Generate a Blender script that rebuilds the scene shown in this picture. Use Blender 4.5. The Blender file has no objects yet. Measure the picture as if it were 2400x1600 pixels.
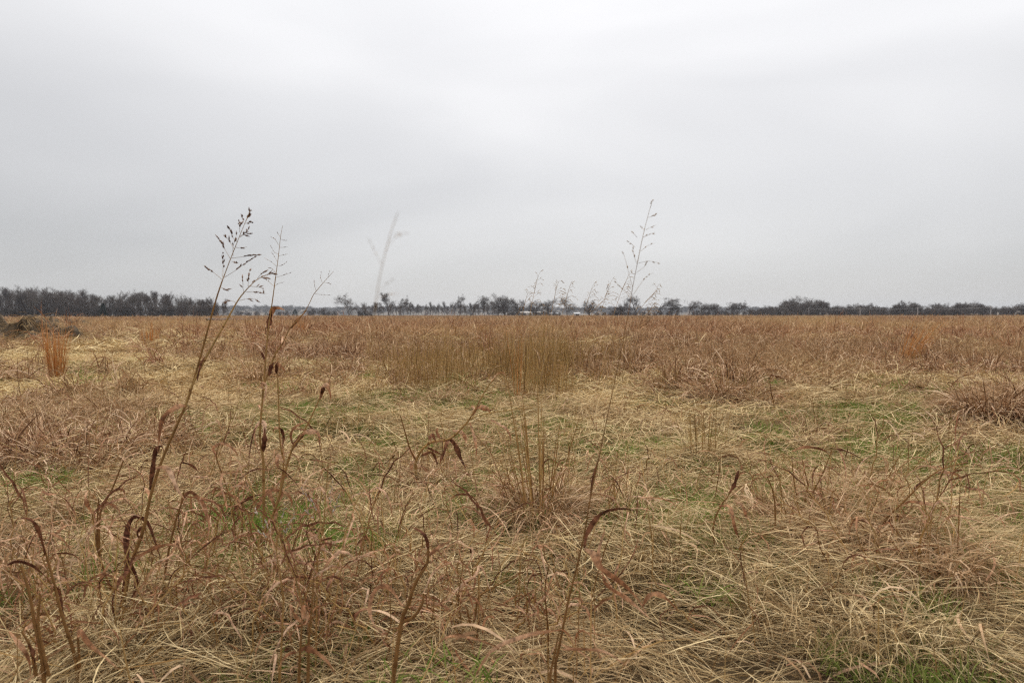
import bpy, math, random
import numpy as np
from mathutils import Vector

R = math.radians
rng = np.random.default_rng(11)
random.seed(11)
S = bpy.context.scene
COL = S.collection

# ------------------------------------------------------------------ camera
FPX, CX, HZ = 1600.0, 1200.0, 738.0          # focal length, centre column and horizon row of the 2400 px photograph
CAMZ = 1.12
PITCH = math.atan((800 - HZ) / FPX)
cd = bpy.data.cameras.new('camera'); cam = bpy.data.objects.new('camera', cd); COL.objects.link(cam)
cam.location = (0, 0, CAMZ); cam.rotation_euler = (R(90) - PITCH, R(0.06), 0)
cd.sensor_width = 36; cd.lens = 24; cd.clip_start = 0.05; cd.clip_end = 8000
cd.dof.use_dof = True; cd.dof.focus_distance = 5.0; cd.dof.aperture_fstop = 5.0
S.camera = cam

# ------------------------------------------------------------------ sky and sun (overcast)
SUN_EL, SUN_AZ = R(46), R(8)                  # veiled sun, ahead and a little to the right
w = bpy.data.worlds.new('World'); S.world = w; w.use_nodes = True
nt = w.node_tree; N = nt.nodes; L = nt.links
for n in list(N): N.remove(n)
out = N.new('ShaderNodeOutputWorld'); bg = N.new('ShaderNodeBackground'); L.new(bg.outputs[0], out.inputs[0])
sky = N.new('ShaderNodeTexSky'); sky.sky_type = 'NISHITA'; sky.sun_disc = False
sky.sun_elevation = SUN_EL; sky.sun_rotation = SUN_AZ
skm = N.new('ShaderNodeVectorMath'); skm.operation = 'SCALE'; skm.inputs['Scale'].default_value = 0.09
L.new(sky.outputs[0], skm.inputs[0])
tc = N.new('ShaderNodeTexCoord')
mp = N.new('ShaderNodeMapping'); mp.inputs['Scale'].default_value = (1.2, 1.2, 4.2); mp.inputs['Rotation'].default_value = (0.05, 0.16, 0.3)
L.new(tc.outputs['Generated'], mp.inputs['Vector'])
nz = N.new('ShaderNodeTexNoise'); nz.inputs['Scale'].default_value = 1.25; nz.inputs['Detail'].default_value = 3.0
nz.inputs['Roughness'].default_value = 0.42; nz.inputs['Distortion'].default_value = 0.5
L.new(mp.outputs[0], nz.inputs['Vector'])
crp = N.new('ShaderNodeValToRGB'); crp.color_ramp.elements[0].position = 0.27; crp.color_ramp.elements[1].position = 0.75
crp.color_ramp.elements[0].color = (0.525, 0.525, 0.534, 1); crp.color_ramp.elements[1].color = (0.70, 0.695, 0.698, 1)
L.new(nz.outputs['Fac'], crp.inputs[0])
# cloud brightness grows towards the veiled sun
dt = N.new('ShaderNodeVectorMath'); dt.operation = 'DOT_PRODUCT'
L.new(tc.outputs['Generated'], dt.inputs[0])
dt.inputs[1].default_value = (math.sin(SUN_AZ) * math.cos(SUN_EL), math.cos(SUN_AZ) * math.cos(SUN_EL), math.sin(SUN_EL))
mr = N.new('ShaderNodeMapRange'); mr.interpolation_type = 'SMOOTHSTEP'
mr.inputs['From Min'].default_value = 0.45; mr.inputs['From Max'].default_value = 1.0
mr.inputs['To Min'].default_value = 0.78; mr.inputs['To Max'].default_value = 1.05
L.new(dt.outputs['Value'], mr.inputs['Value'])
cm = N.new('ShaderNodeVectorMath'); cm.operation = 'SCALE'
L.new(crp.outputs[0], cm.inputs[0]); L.new(mr.outputs[0], cm.inputs['Scale'])
sx = N.new('ShaderNodeSeparateXYZ'); L.new(tc.outputs['Generated'], sx.inputs[0])   # an overcast sky brightens evenly towards the zenith
zr = N.new('ShaderNodeMapRange'); zr.inputs['From Min'].default_value = 0.0; zr.inputs['From Max'].default_value = 1.0
zr.inputs['To Min'].default_value = 0.92; zr.inputs['To Max'].default_value = 3.1
zp = N.new('ShaderNodeMath'); zp.operation = 'POWER'; zp.use_clamp = True; zp.inputs[1].default_value = 2.0; L.new(sx.outputs['Z'], zp.inputs[0]); L.new(zp.outputs[0], zr.inputs['Value'])
cz = N.new('ShaderNodeVectorMath'); cz.operation = 'SCALE'; L.new(cm.outputs[0], cz.inputs[0]); L.new(zr.outputs[0], cz.inputs['Scale']); cm = cz
mx = N.new('ShaderNodeMix'); mx.data_type = 'RGBA'; mx.inputs[0].default_value = 0.93
L.new(skm.outputs[0], mx.inputs[6]); L.new(cm.outputs[0], mx.inputs[7])
L.new(mx.outputs[2], bg.inputs['Color']); bg.inputs['Strength'].default_value = 1.0

sd = bpy.data.lights.new('sun', 'SUN'); sd.energy = 1.5; sd.angle = R(11); sd.color = (1.0, 0.96, 0.90)
sun = bpy.data.objects.new('sun', sd); COL.objects.link(sun)
sun.rotation_euler = (R(90) - SUN_EL, 0, math.pi - SUN_AZ); sun.location = (0, 0, 60)

S.view_settings.view_transform = 'Standard'; S.view_settings.look = 'None'
S.view_settings.exposure = 0.32; S.view_settings.gamma = 1.0; S.view_settings.use_curve_mapping = False
S.render.engine = 'CYCLES'
cy = S.cycles
cy.max_bounces = 5; cy.diffuse_bounces = 3; cy.glossy_bounces = 1; cy.transmission_bounces = 3; cy.transparent_max_bounces = 4
cy.volume_bounces = 0; cy.filter_width = 1.25
cy.use_adaptive_sampling = True; cy.adaptive_threshold = 0.008
cy.use_denoising = False
cy.caustics_reflective = False; cy.caustics_refractive = False

# ------------------------------------------------------------------ numeric helpers
_perm = np.random.default_rng(3).permutation(256)
_val = np.random.default_rng(4).random(256) * 2 - 1
def vnoise(x, y, seed=0):
    x = np.asarray(x, float) + seed * 17.3; y = np.asarray(y, float) + seed * 9.1
    xi = np.floor(x).astype(int); yi = np.floor(y).astype(int); fx = x - xi; fy = y - yi
    fx = fx * fx * (3 - 2 * fx); fy = fy * fy * (3 - 2 * fy)
    def h(a, b): return _val[_perm[(_perm[a & 255] + b) & 255]]
    return (h(xi, yi) * (1 - fx) * (1 - fy) + h(xi + 1, yi) * fx * (1 - fy)
            + h(xi, yi + 1) * (1 - fx) * fy + h(xi + 1, yi + 1) * fx * fy)
def fbm(x, y, seed=0, o=3):
    s = 0; a = 1.0; t = 0
    for i in range(o):
        s = s + a * vnoise(np.asarray(x) * 2 ** i, np.asarray(y) * 2 ** i, seed + i * 5); t += a; a *= 0.5
    return s / t

def flat(px, py, z=0.0):                       # where a pixel's ray meets the level z
    d = (CAMZ - z) * FPX / max(py - HZ, 1.0)
    return (px - CX) / FPX * d, d
# swellings of the ground: pixel of the foot, radius, height
MOUNDS = [(1960, 1310, .55, .16), (2330, 985, .95, .10), (1270, 1235, .35, .09), (180, 1075, .9, .08), (2060, 1500, .6, .12),
          (930, 1300, .5, .07), (1560, 1330, .4, .09), (620, 1420, .6, .08), (1700, 920, .9, .10), (1655, 1090, .4, .06),
          (60, 800, 2.6, .25), (190, 768, 3.5, .30)]
_MW = [flat(a, b) + (r, h) for a, b, r, h in MOUNDS]
def H(x, y):
    x = np.asarray(x, float); y = np.asarray(y, float)
    d = np.hypot(x, y)
    z = 0.045 * fbm(x * .8, y * .8, 1) * np.clip(1.3 - d / 40, 0.2, 1) + 0.10 * vnoise(x * .06, y * .06, 7) * np.clip(d / 30, 0, 1)
    z = z + 0.045 * vnoise(x * 2.7, y * 2.7, 2) * np.clip(1 - d / 15, 0, 1)
    for mx_, my_, r, h in _MW:
        z = z + h * np.exp(-((x - mx_) ** 2 + (y - my_) ** 2) / (r * r))
    return z
def on_ground(px, py):
    z = 0.0
    for _ in range(8):
        x, y = flat(px, py, z); z = float(H(x, y))
    return x, y, z
def P(px, py, d):                              # the point of a pixel's ray at forward distance d
    return np.array([(px - CX) / FPX * d, d, CAMZ - (py - HZ) / FPX * d])

# ------------------------------------------------------------------ materials
def new_mat(name):
    m = bpy.data.materials.new(name); m.use_nodes = True
    t = m.node_tree
    for n in list(t.nodes): t.nodes.remove(n)
    o = t.nodes.new('ShaderNodeOutputMaterial')
    return m, t.nodes, t.links, o
def ramp(Nn, cols):
    r = Nn.new('ShaderNodeValToRGB'); e = r.color_ramp.elements
    while len(e) < len(cols): e.new(0.5)
    for i, c in enumerate(cols):
        e[i].position = i / (len(cols) - 1); e[i].color = (*c, 1)
    return r
def grass_mat(name, cols, patch=None, pscale=0.5, transl=0.25, contrast=0.5, fine=26, lo=.72, hi=1.2):
    """Blade colour from the blade's own random value; patches of the field lean towards a second tone."""
    m, n, l, o = new_mat(name)
    at = n.new('ShaderNodeAttribute'); at.attribute_name = 'rnd'
    r = ramp(n, cols); l.new(at.outputs['Fac'], r.inputs[0])
    col = r.outputs[0]
    ge = n.new('ShaderNodeNewGeometry')
    if patch:
        nz = n.new('ShaderNodeTexNoise'); nz.inputs['Scale'].default_value = pscale; nz.inputs['Detail'].default_value = 3
        l.new(ge.outputs['Position'], nz.inputs['Vector'])
        mr = n.new('ShaderNodeMapRange'); mr.inputs['From Min'].default_value = 0.42; mr.inputs['From Max'].default_value = 0.62
        mr.inputs['To Max'].default_value = contrast
        l.new(nz.outputs['Fac'], mr.inputs['Value'])
        mix = n.new('ShaderNodeMix'); mix.data_type = 'RGBA'; mix.inputs[7].default_value = (*patch, 1)
        l.new(mr.outputs[0], mix.inputs[0]); l.new(col, mix.inputs[6]); col = mix.outputs[2]
    # fibre streaks: fine unevenness of tone
    n2 = n.new('ShaderNodeTexNoise'); n2.inputs['Scale'].default_value = fine; n2.inputs['Detail'].default_value = 3
    l.new(ge.outputs['Position'], n2.inputs['Vector'])
    m2 = n.new('ShaderNodeMapRange'); m2.inputs['From Min'].default_value = .3; m2.inputs['From Max'].default_value = .7
    m2.inputs['To Min'].default_value = lo; m2.inputs['To Max'].default_value = hi
    l.new(n2.outputs['Fac'], m2.inputs['Value'])
    sc = n.new('ShaderNodeVectorMath'); sc.operation = 'SCALE'; l.new(col, sc.inputs[0]); l.new(m2.outputs[0], sc.inputs['Scale'])
    col = sc.outputs[0]
    df = n.new('ShaderNodeBsdfDiffuse'); l.new(col, df.inputs[0])
    tr = n.new('ShaderNodeBsdfTranslucent'); l.new(col, tr.inputs[0])
    ms = n.new('ShaderNodeMixShader'); ms.inputs[0].default_value = transl
    l.new(df.outputs[0], ms.inputs[1]); l.new(tr.outputs[0], ms.inputs[2]); l.new(ms.outputs[0], o.inputs[0])
    return m
def plain_mat(name, c1, c2, scale=8, rough=.8, detail=4):
    m, n, l, o = new_mat(name)
    tx = n.new('ShaderNodeTexCoord'); nz = n.new('ShaderNodeTexNoise'); nz.inputs['Scale'].default_value = scale; nz.inputs['Detail'].default_value = detail
    l.new(tx.outputs['Object'], nz.inputs['Vector'])
    r = ramp(n, [c1, c2]); r.color_ramp.elements[0].position = .35; r.color_ramp.elements[1].position = .65
    l.new(nz.outputs['Fac'], r.inputs[0])
    b = n.new('ShaderNodeBsdfPrincipled'); b.inputs['Roughness'].default_value = rough; b.inputs['Specular IOR Level'].default_value = .25
    l.new(r.outputs[0], b.inputs['Base Color']); l.new(b.outputs[0], o.inputs[0])
    return m

STRAW = grass_mat('dry_straw', [(.06, .036, .016), (.24, .155, .07), (.60, .44, .22), (.86, .68, .39), (.28, .175, .085), (.66, .50, .265)],
                  patch=(.50, .325, .175), pscale=.8, contrast=.5, transl=.09)
PALE = grass_mat('pale_straw', [(.48, .345, .16), (.68, .52, .265), (.84, .68, .39)], patch=(.58, .395, .205), pscale=.35, contrast=.6, transl=.09)
RUST = grass_mat('rusty_leaf', [(.06, .026, .014), (.22, .11, .055), (.46, .275, .155), (.78, .56, .37), (.36, .215, .11)],
                 patch=(.50, .34, .17), pscale=.3, contrast=.5, transl=.09)
FIELD = grass_mat('field_grass', [(.08, .036, .019), (.31, .155, .082), (.48, .285, .165), (.72, .50, .31), (.38, .23, .125)],
                  patch=(.62, .44, .225), pscale=.06, contrast=.7, transl=.09)
OLIVE = grass_mat('olive_stem', [(.10, .055, .018), (.30, .185, .068), (.50, .34, .145)], patch=(.40, .24, .095), pscale=.8, transl=.09)
GREEN = grass_mat('green_grass', [(.09, .16, .02), (.14, .23, .03), (.23, .30, .065), (.31, .33, .10)], patch=(.26, .26, .09), pscale=1.5, contrast=.5, transl=.3)
ORANGE = grass_mat('orange_grass', [(.34, .135, .04), (.48, .215, .07), (.56, .31, .13)], transl=.3)
LEAF = grass_mat('curled_leaf', [(.13, .055, .03), (.30, .14, .07), (.50, .28, .16), (.66, .44, .29), (.30, .145, .07)], transl=.2, fine=75, lo=.45, hi=1.5)
DARKLEAF = grass_mat('dark_leaf', [(.075, .03, .018), (.17, .075, .04), (.42, .23, .14)], transl=.12, fine=75, lo=.5, hi=1.9)
STEM = grass_mat('reed_stem', [(.17, .08, .03), (.32, .185, .07), (.46, .30, .12)], transl=.05)
SEED = grass_mat('seed_husk', [(.13, .075, .06), (.20, .12, .09), (.32, .20, .14)], transl=.2)
PLUME = grass_mat('pale_plume', [(.46, .32, .18), (.60, .45, .28), (.66, .53, .37)], transl=.4)
HAY = grass_mat('old_hay', [(.06, .038, .02), (.34, .235, .12), (.56, .42, .235), (.22, .13, .07)], patch=(.40, .26, .14), pscale=1.2)
FLUFF = grass_mat('grey_fluff', [(.50, .43, .36), (.62, .54, .46)], transl=.5)
BARK = plain_mat('bark', (.075, .058, .050), (.135, .108, .094), 3)
BARKPALE = plain_mat('pale_bark', (.12, .10, .088), (.19, .165, .145), 3)
CEDAR = plain_mat('cedar_needles', (.018, .028, .018), (.035, .05, .03), 4)
WOODGREY = plain_mat('weathered_wood', (.26, .23, .20), (.38, .34, .30), 5)

# soil under the grass, colour darkened to paint shade into the straw gaps
m, n, l, o = new_mat('field_soil')
ge = n.new('ShaderNodeNewGeometry')
a = n.new('ShaderNodeTexNoise'); a.inputs['Scale'].default_value = .22; a.inputs['Detail'].default_value = 6; l.new(ge.outputs['Position'], a.inputs['Vector'])
b = n.new('ShaderNodeTexNoise'); b.inputs['Scale'].default_value = 40; b.inputs['Detail'].default_value = 5; l.new(ge.outputs['Position'], b.inputs['Vector'])
r1 = ramp(n, [(.10, .065, .035), (.13, .09, .05)]); l.new(a.outputs['Fac'], r1.inputs[0])
r1.color_ramp.elements[0].position = .4; r1.color_ramp.elements[1].position = .6
r2 = ramp(n, [(.025, .018, .010), (.17, .12, .065)]); l.new(b.outputs['Fac'], r2.inputs[0])
r2.color_ramp.elements[0].position = .35; r2.color_ramp.elements[1].position = .68
mi = n.new('ShaderNodeMix'); mi.data_type = 'RGBA'; mi.inputs[0].default_value = .6
l.new(r1.outputs[0], mi.inputs[6]); l.new(r2.outputs[0], mi.inputs[7])
bs = n.new('ShaderNodeBsdfDiffuse'); l.new(mi.outputs[2], bs.inputs[0])
bm_ = n.new('ShaderNodeBump'); bm_.inputs['Strength'].default_value = .6; bm_.inputs['Distance'].default_value = .02
l.new(b.outputs['Fac'], bm_.inputs['Height']); l.new(bm_.outputs[0], bs.inputs['Normal']); l.new(bs.outputs[0], o.inputs[0])
SOIL = m

# ------------------------------------------------------------------ mesh helpers
class MB:
    """Collects triangles and quads with a random tone per piece, then links them as one mesh object."""
    def __init__(s): s.v = []; s.f = []; s.r = []; s.n = 0
    def add(s, v, f, r):
        v = np.asarray(v, float); f = np.asarray(f, int)
        s.v.append(v); s.f.append((f + s.n)); s.r.append(np.broadcast_to(np.asarray(r, float), (len(v),))); s.n += len(v)
    def mesh(s, name, mat, smooth=False):
        me = bpy.data.meshes.new(name)
        v = np.concatenate(s.v); r = np.concatenate(s.r)
        loops = np.concatenate([f.ravel() for f in s.f]); tot = np.concatenate([np.full(len(f), f.shape[1]) for f in s.f])
        me.vertices.add(len(v)); me.vertices.foreach_set('co', v.ravel())
        me.loops.add(len(loops)); me.loops.foreach_set('vertex_index', loops.astype(np.int32))
        me.polygons.add(len(tot)); st = np.concatenate([[0], np.cumsum(tot)[:-1]])
        me.polygons.foreach_set('loop_start', st.astype(np.int32)); me.polygons.foreach_set('loop_total', tot.astype(np.int32))
        if smooth: me.polygons.foreach_set('use_smooth', np.ones(len(tot), bool))
        me.update(calc_edges=True)
        at = me.attributes.new('rnd', 'FLOAT', 'POINT'); at.data.foreach_set('value', r.astype(np.float32))
        me.materials.append(mat)
        return me
    def build(s, name, mat, parent=None, smooth=False, link=True):
        ob = bpy.data.objects.new(name, s.mesh(name, mat, smooth))
        if link: COL.objects.link(ob)
        if parent is not None: ob.parent = parent
        return ob
def local(mb, origin):
    mb.v = [v - np.asarray(origin) for v in mb.v]; return mb
def tag(o, label=None, cat=None, group=None, kind=None):
    for k, v in (('label', label), ('category', cat), ('group', group), ('kind', kind)):
        if v: o[k] = v
    return o
def empty(name, loc, label, cat, group=None):
    o = bpy.data.objects.new(name, None); o.location = loc; o.empty_display_size = .1; COL.objects.link(o)
    return tag(o, label, cat, group)
def copy_tree(o, parent=None):
    c = o.copy(); COL.objects.link(c); c.parent = parent
    for ch in o.children: copy_tree(ch, c)
    return c

def strips(mb, pts, side, width, rnd):
    """pts (n,k,3), side (n,k,3), width (n,k): one ribbon per row, ending in a point."""
    n_, k, _ = pts.shape
    a = pts + side * width[..., None] * .5; b = pts - side * width[..., None] * .5
    v = np.stack([a, b], 2).reshape(n_ * k * 2, 3)
    base = (np.arange(n_) * k * 2)[:, None] + np.arange(k - 1)[None] * 2
    f = np.stack([base, base + 1, base + 3, base + 2], -1).reshape(-1, 4)
    mb.add(v, f, np.repeat(rnd, k * 2))
def blades(mb, rg, base, az, el, length, width, bend, curl=0.0, seg=5, twist=1.0, rnd=None, flatbase=.55):
    """Grass blades as bent ribbons; every argument may be an array with one value per blade."""
    n_ = len(base); e = lambda a: np.broadcast_to(np.asarray(a, float), (n_,))[:, None]
    t = np.linspace(0, 1, seg + 1)[None]
    E = e(el) - e(bend) * t ** 1.35; A = e(az) + e(curl) * t
    d = np.stack([np.cos(E) * np.cos(A), np.cos(E) * np.sin(A), np.sin(E)], -1)
    p = base[:, None] + np.concatenate([np.zeros((n_, 1, 3)), np.cumsum((d[:, :-1] + d[:, 1:]) * .5, 1)], 1) * (e(length) / seg)[..., None]
    s0 = np.stack([-np.sin(A), np.cos(A), np.zeros_like(A)], -1)
    up = np.cross(d, s0)
    tw = rg.uniform(-1, 1, (n_, 1)) * twist + rg.uniform(-1, 1, (n_, 1)) * twist * t
    s = s0 * np.cos(tw)[..., None] + up * np.sin(tw)[..., None]
    wd = e(width) * np.clip(flatbase + (1 - flatbase) * np.sin(np.pi * np.clip(t * .75 + .12, 0, 1)), .05, 1) * np.clip((1.02 - t) * 3.2, .04, 1)
    strips(mb, p, s, wd, rg.random(n_) if rnd is None else rnd)
    return p
def smooth_path(pts, k):
    pts = np.asarray(pts, float)
    if len(pts) < 3:
        t = np.linspace(0, 1, k)[:, None]; return pts[0] * (1 - t) + pts[-1] * t
    q = np.concatenate([[2 * pts[0] - pts[1]], pts, [2 * pts[-1] - pts[-2]]])
    u = np.linspace(0, len(pts) - 1 - 1e-6, k); i = u.astype(int); t = (u - i)[:, None]
    a, b, c, d = q[i], q[i + 1], q[i + 2], q[i + 3]
    return .5 * (2 * b + (c - a) * t + (2 * a - 5 * b + 4 * c - d) * t ** 2 + (3 * b - a - 3 * c + d) * t ** 3)
def frames(p):
    T = np.gradient(p, axis=0); T /= np.linalg.norm(T, axis=1)[:, None] + 1e-9
    ref = np.array([0.35, -0.9, 0.2]); A = np.cross(T, ref); A /= np.linalg.norm(A, axis=1)[:, None] + 1e-9
    return T, A, np.cross(T, A)
def tube(mb, p, rad, sides=6, rnd=.5):
    p = np.asarray(p, float); k = len(p); rad = np.broadcast_to(np.asarray(rad, float), (k,))
    T, A, B = frames(p)
    th = np.arange(sides) / sides * 2 * np.pi
    v = (p[:, None] + (A[:, None] * np.cos(th)[None, :, None] + B[:, None] * np.sin(th)[None, :, None]) * rad[:, None, None]).reshape(-1, 3)
    i = (np.arange(k - 1) * sides)[:, None]; j = np.arange(sides)[None]; j2 = (j + 1) % sides
    f = np.stack([i + j, i + j2, i + sides + j2, i + sides + j], -1).reshape(-1, 4)
    mb.add(v, f, rnd)
def ribbon(mb, p, width, rnd, rg, fold=.28, tw=1.2, tw0=None):
    """A dry leaf: V-folded, twisting, uneven width, drawn out to a point."""
    k = len(p); t = np.linspace(0, 1, k)
    T, A, B = frames(p)
    a0 = rg.uniform(-.6, .6) if tw0 is None else tw0
    ang = a0 + tw * t + .25 * np.sin(t * 9 + rg.uniform(0, 6))
    s = A * np.cos(ang)[:, None] + B * np.sin(ang)[:, None]; nrm = np.cross(T, s)
    wd = width * np.clip(.45 + 2.2 * t, 0, 1) * np.clip((1.03 - t) * 2.0, .05, 1) * (1 + .18 * np.sin(t * 17 + rg.uniform(0, 6)))
    v = np.stack([p + s * wd[:, None] * .5, p - nrm * (wd * fold)[:, None], p - s * wd[:, None] * .5], 1).reshape(-1, 3)
    i = (np.arange(k - 1) * 3)[:, None] + np.array([0, 1])[None]
    f = np.stack([i, i + 1, i + 4, i + 3], -1).reshape(-1, 4)
    mb.add(v, f, np.clip(rnd + .18 * np.sin(t * 7 + rg.uniform(0, 6)), 0, 1).repeat(3))
def spike(mb, p, d, ln, wd, rnd):
    """One seed husk: a small six-sided spindle."""
    d = np.asarray(d, float); d = d / (np.linalg.norm(d) + 1e-9)
    a = np.cross(d, [.3, .5, .8]); a /= np.linalg.norm(a); b = np.cross(d, a)
    q = p + d * ln * .42
    v = [p] + [q + (a * math.cos(x) + b * math.sin(x)) * wd * .5 for x in (0, 1.571, 3.142, 4.712)] + [p + d * ln]
    mb.add(v, [(0, 2, 1), (0, 3, 2), (0, 4, 3), (0, 1, 4), (5, 1, 2), (5, 2, 3), (5, 3, 4), (5, 4, 1)], rnd)

# ------------------------------------------------------------------ the ground
ds = np.concatenate([np.linspace(-6, 20, 150), np.geomspace(20.3, 4000, 70)])
us = np.linspace(-1.6, 1.6, 150)
gx = np.stack([us * (abs(d) * 1.0 + 6) for d in ds]); gy = np.repeat(ds[:, None], len(us), 1)
gz = H(gx, gy)
g = MB(); ny, nx = gx.shape
ii = (np.arange(ny - 1) * nx)[:, None] + np.arange(nx - 1)[None]
g.add(np.stack([gx, gy, gz], -1).reshape(-1, 3), np.stack([ii, ii + 1, ii + 1 + nx, ii + nx], -1).reshape(-1, 4), .5)
ground = tag(g.build('ground', SOIL, smooth=True), kind='structure')

# low wooded hills on the horizon
def hill_h(x, y):
    return np.clip(10 + 5 * fbm(x / 260, y / 500, 21, 3) - 6 * np.clip((x - 150) / 900, -.25, 1), 1, 30) * np.clip((y - 1150) / 220, 0, 1)
hx, hy = np.meshgrid(np.linspace(-1900, 1900, 160), np.linspace(1150, 1900, 16))
hm = MB(); ii = (np.arange(15) * 160)[:, None] + np.arange(159)[None]
hm.add(np.stack([hx, hy, hill_h(hx, hy) + .15], -1).reshape(-1, 3), np.stack([ii, ii + 1, ii + 161, ii + 160], -1).reshape(-1, 4), .5)
hm2 = plain_mat('hill_floor', (.08, .065, .045), (.13, .10, .07), .02)
tag(hm.build('hills', hm2, smooth=True), kind='structure')

# ------------------------------------------------------------------ bare winter trees
def grow(rg, height, spread, lean=0.0, forks=1, twigs=1.0, low=.22, upright=.5):
    """Returns (trunk MB, crown MB) of a bare tree of unit bark tone."""
    tr, cr = MB(), MB()
    tw_p, tw_s, tw_w = [], [], []
    def limb(p, d, ln, rad, lev):
        k = 5 if lev < 3 else 4
        pts = [np.array(p)]; dd = np.array(d, float)
        for i in range(k - 1):
            dd = dd + rg.normal(0, .13 + .05 * lev, 3) + np.array([lean * .10, 0, .05 * upright + .02])
            dd /= np.linalg.norm(dd); pts.append(pts[-1] + dd * ln / (k - 1))
        pts = np.array(pts)
        tube(tr if lev < 2 else cr, pts, np.linspace(rad, rad * (.62 if lev < 2 else .4), k), (6, 5, 4, 3, 3)[min(lev, 4)], rg.random())
        if lev >= 4:
            return
        nb = (int(rg.integers(5, 8)), int(rg.integers(5, 7)), int(rg.integers(4, 7)), int(rg.integers(4, 6)))[lev]
        for j in range(nb):
            u = (low + (1 - low) * (j + rg.random()) / nb) if lev == 0 else .25 + .75 * (j + rg.random()) / nb
            u = min(u, .999); i = int(u * (k - 1)); f = u * (k - 1) - i
            q = pts[i] * (1 - f) + pts[i + 1] * f
            T = pts[i + 1] - pts[i]; T /= np.linalg.norm(T)
            ax = rg.normal(0, 1, 3); ax -= T * ax.dot(T); ax /= np.linalg.norm(ax)
            sp = rg.uniform(.55, 1.0) * spread * (1.15 - .45 * u)
            nd = T * math.cos(sp) + ax * math.sin(sp) + np.array([lean * .35, 0, .22 * upright]); nd /= np.linalg.norm(nd)
            l2 = ln * rg.uniform(.42, .62) * ((.80 + .42 * math.sin(math.pi * .92 * u)) if lev == 0 else 1.0)
            limb(q, nd, l2, rad * (1 - .5 * u) * rg.uniform(.42, .6), lev + 1)
            if lev == 3:
                for _ in range(int(3 * twigs)):
                    d3 = nd + rg.normal(0, .5, 3) + np.array([lean * .3, 0, .25 * upright]); d3 /= np.linalg.norm(d3)
                    sd = np.cross(d3, rg.normal(0, 1, 3)); sd /= np.linalg.norm(sd)
                    ltw = height * rg.uniform(.035, .075)
                    tw_p.append([q + nd * l2 * rg.random(), q + nd * l2 * .6 + d3 * ltw]); tw_s.append([sd, sd])
                    tw_w.append([.028, .010])
    for f_ in range(forks):
        a = rg.uniform(0, 6.28); o = np.array([math.cos(a), math.sin(a), 0]) * (.25 if forks > 1 else 0)
        limb(o * .3, np.array([0, 0, 1]) + o * 1.1 + np.array([lean * .15, 0, 0]), height * .52, height * .021, 0)
    if tw_p:
        pp = np.array(tw_p); strips(cr, pp, np.array(tw_s), np.array(tw_w), rg.random(len(pp)))
    zt = max(v[:, 2].max() for v in cr.v); sc = height / zt                      # the crown's top is the height asked for
    for mbx in (tr, cr): mbx.v = [v * sc for v in mbx.v]
    return tr, cr
TREES = {}
def proto_tree(kind, seed, height, mat=BARK, **kw):
    rg = np.random.default_rng(seed); tr, cr = grow(rg, height, **kw)
    TREES.setdefault(kind, []).append((tr.mesh('trunk', mat), cr.mesh('crown', mat), height))
for s_ in range(3): proto_tree('oval', 100 + s_, 10, spread=1.1, upright=.6, twigs=1.35, low=.18, mat=(BARK, BARKPALE, BARK)[s_])
for s_ in range(3): proto_tree('tall', 120 + s_, 10, spread=.7, upright=.9, low=.25, mat=(BARKPALE, BARK, BARK)[s_])
for s_ in range(3): proto_tree('swept', 140 + s_, 8, spread=1.0, twigs=1.0, lean=.8, upright=.25, low=.4)
for s_ in range(2): proto_tree('broad', 160 + s_, 9, spread=1.15, twigs=1.0, forks=2, upright=.35, low=.15)
for s_ in range(2): proto_tree('bush', 180 + s_, 5, spread=1.1, forks=3, upright=.5, low=.05)
def place_tree(kind, px, top, d, label, group, width=1.0, name='bare_tree', cat='tree', rg=rng):
    tm, cmh, h0 = TREES[kind][int(rg.integers(len(TREES[kind])))]
    h = ((HZ - top) / FPX * d + CAMZ) * 1.10; x = (px - CX) / FPX * d
    e = empty(name, (x, d, float(H(x, d)) - .05), label, cat, group)
    s_ = h / h0; e.scale = (s_ * width, s_ * width, s_); e.rotation_euler = (0, 0, (rg.uniform(-.5, .5) if kind == 'swept' else rg.uniform(0, 6.28)))
    for nm, me in (('trunk', tm), ('crown', cmh)):
        c = bpy.data.objects.new(nm, me); COL.objects.link(c); c.parent = e
    return e
def prof(pts, x): return float(np.interp(x, [p[0] for p in pts], [p[1] for p in pts]))
# the wood on the left
LW = [(-60, 680), (0, 678), (60, 676), (120, 681), (160, 682), (200, 684), (240, 692), (280, 689), (300, 686), (345, 682), (380, 687), (410, 690), (440, 698), (490, 700), (520, 703), (535, 712)]
GL = 'bare trees of the dark wood that ends in the open field'
for row, (d0, step) in enumerate(((255, 20), (272, 18), (295, 17))):
    x = -60.0
    while x < 528:
        kind = ['tall', 'oval', 'tall', 'broad'][int(rng.integers(4))] if x < 300 else ['oval', 'oval', 'tall'][int(rng.integers(3))]
        place_tree(kind, x, prof(LW, x) + rng.choice([-4, 0, 2, 7]) + rng.uniform(-1, 2) + (6 if row == 2 else 0), d0 + rng.uniform(-8, 8), 'bare dark tree in the dense wood beside the hay heaps', GL, width=rng.uniform(.75, 1.0))
        x += step * rng.uniform(.7, 1.3)
x = -50
while x < 520:
    place_tree('bush', x, 716 + rng.uniform(-5, 6), 250 + rng.uniform(-4, 10), 'bare twiggy thicket at the foot of the dense wood', 'thickets under the dark wood', width=rng.uniform(.9, 1.5), name='thicket', cat='bush')
    x += rng.uniform(12, 22)
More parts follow.
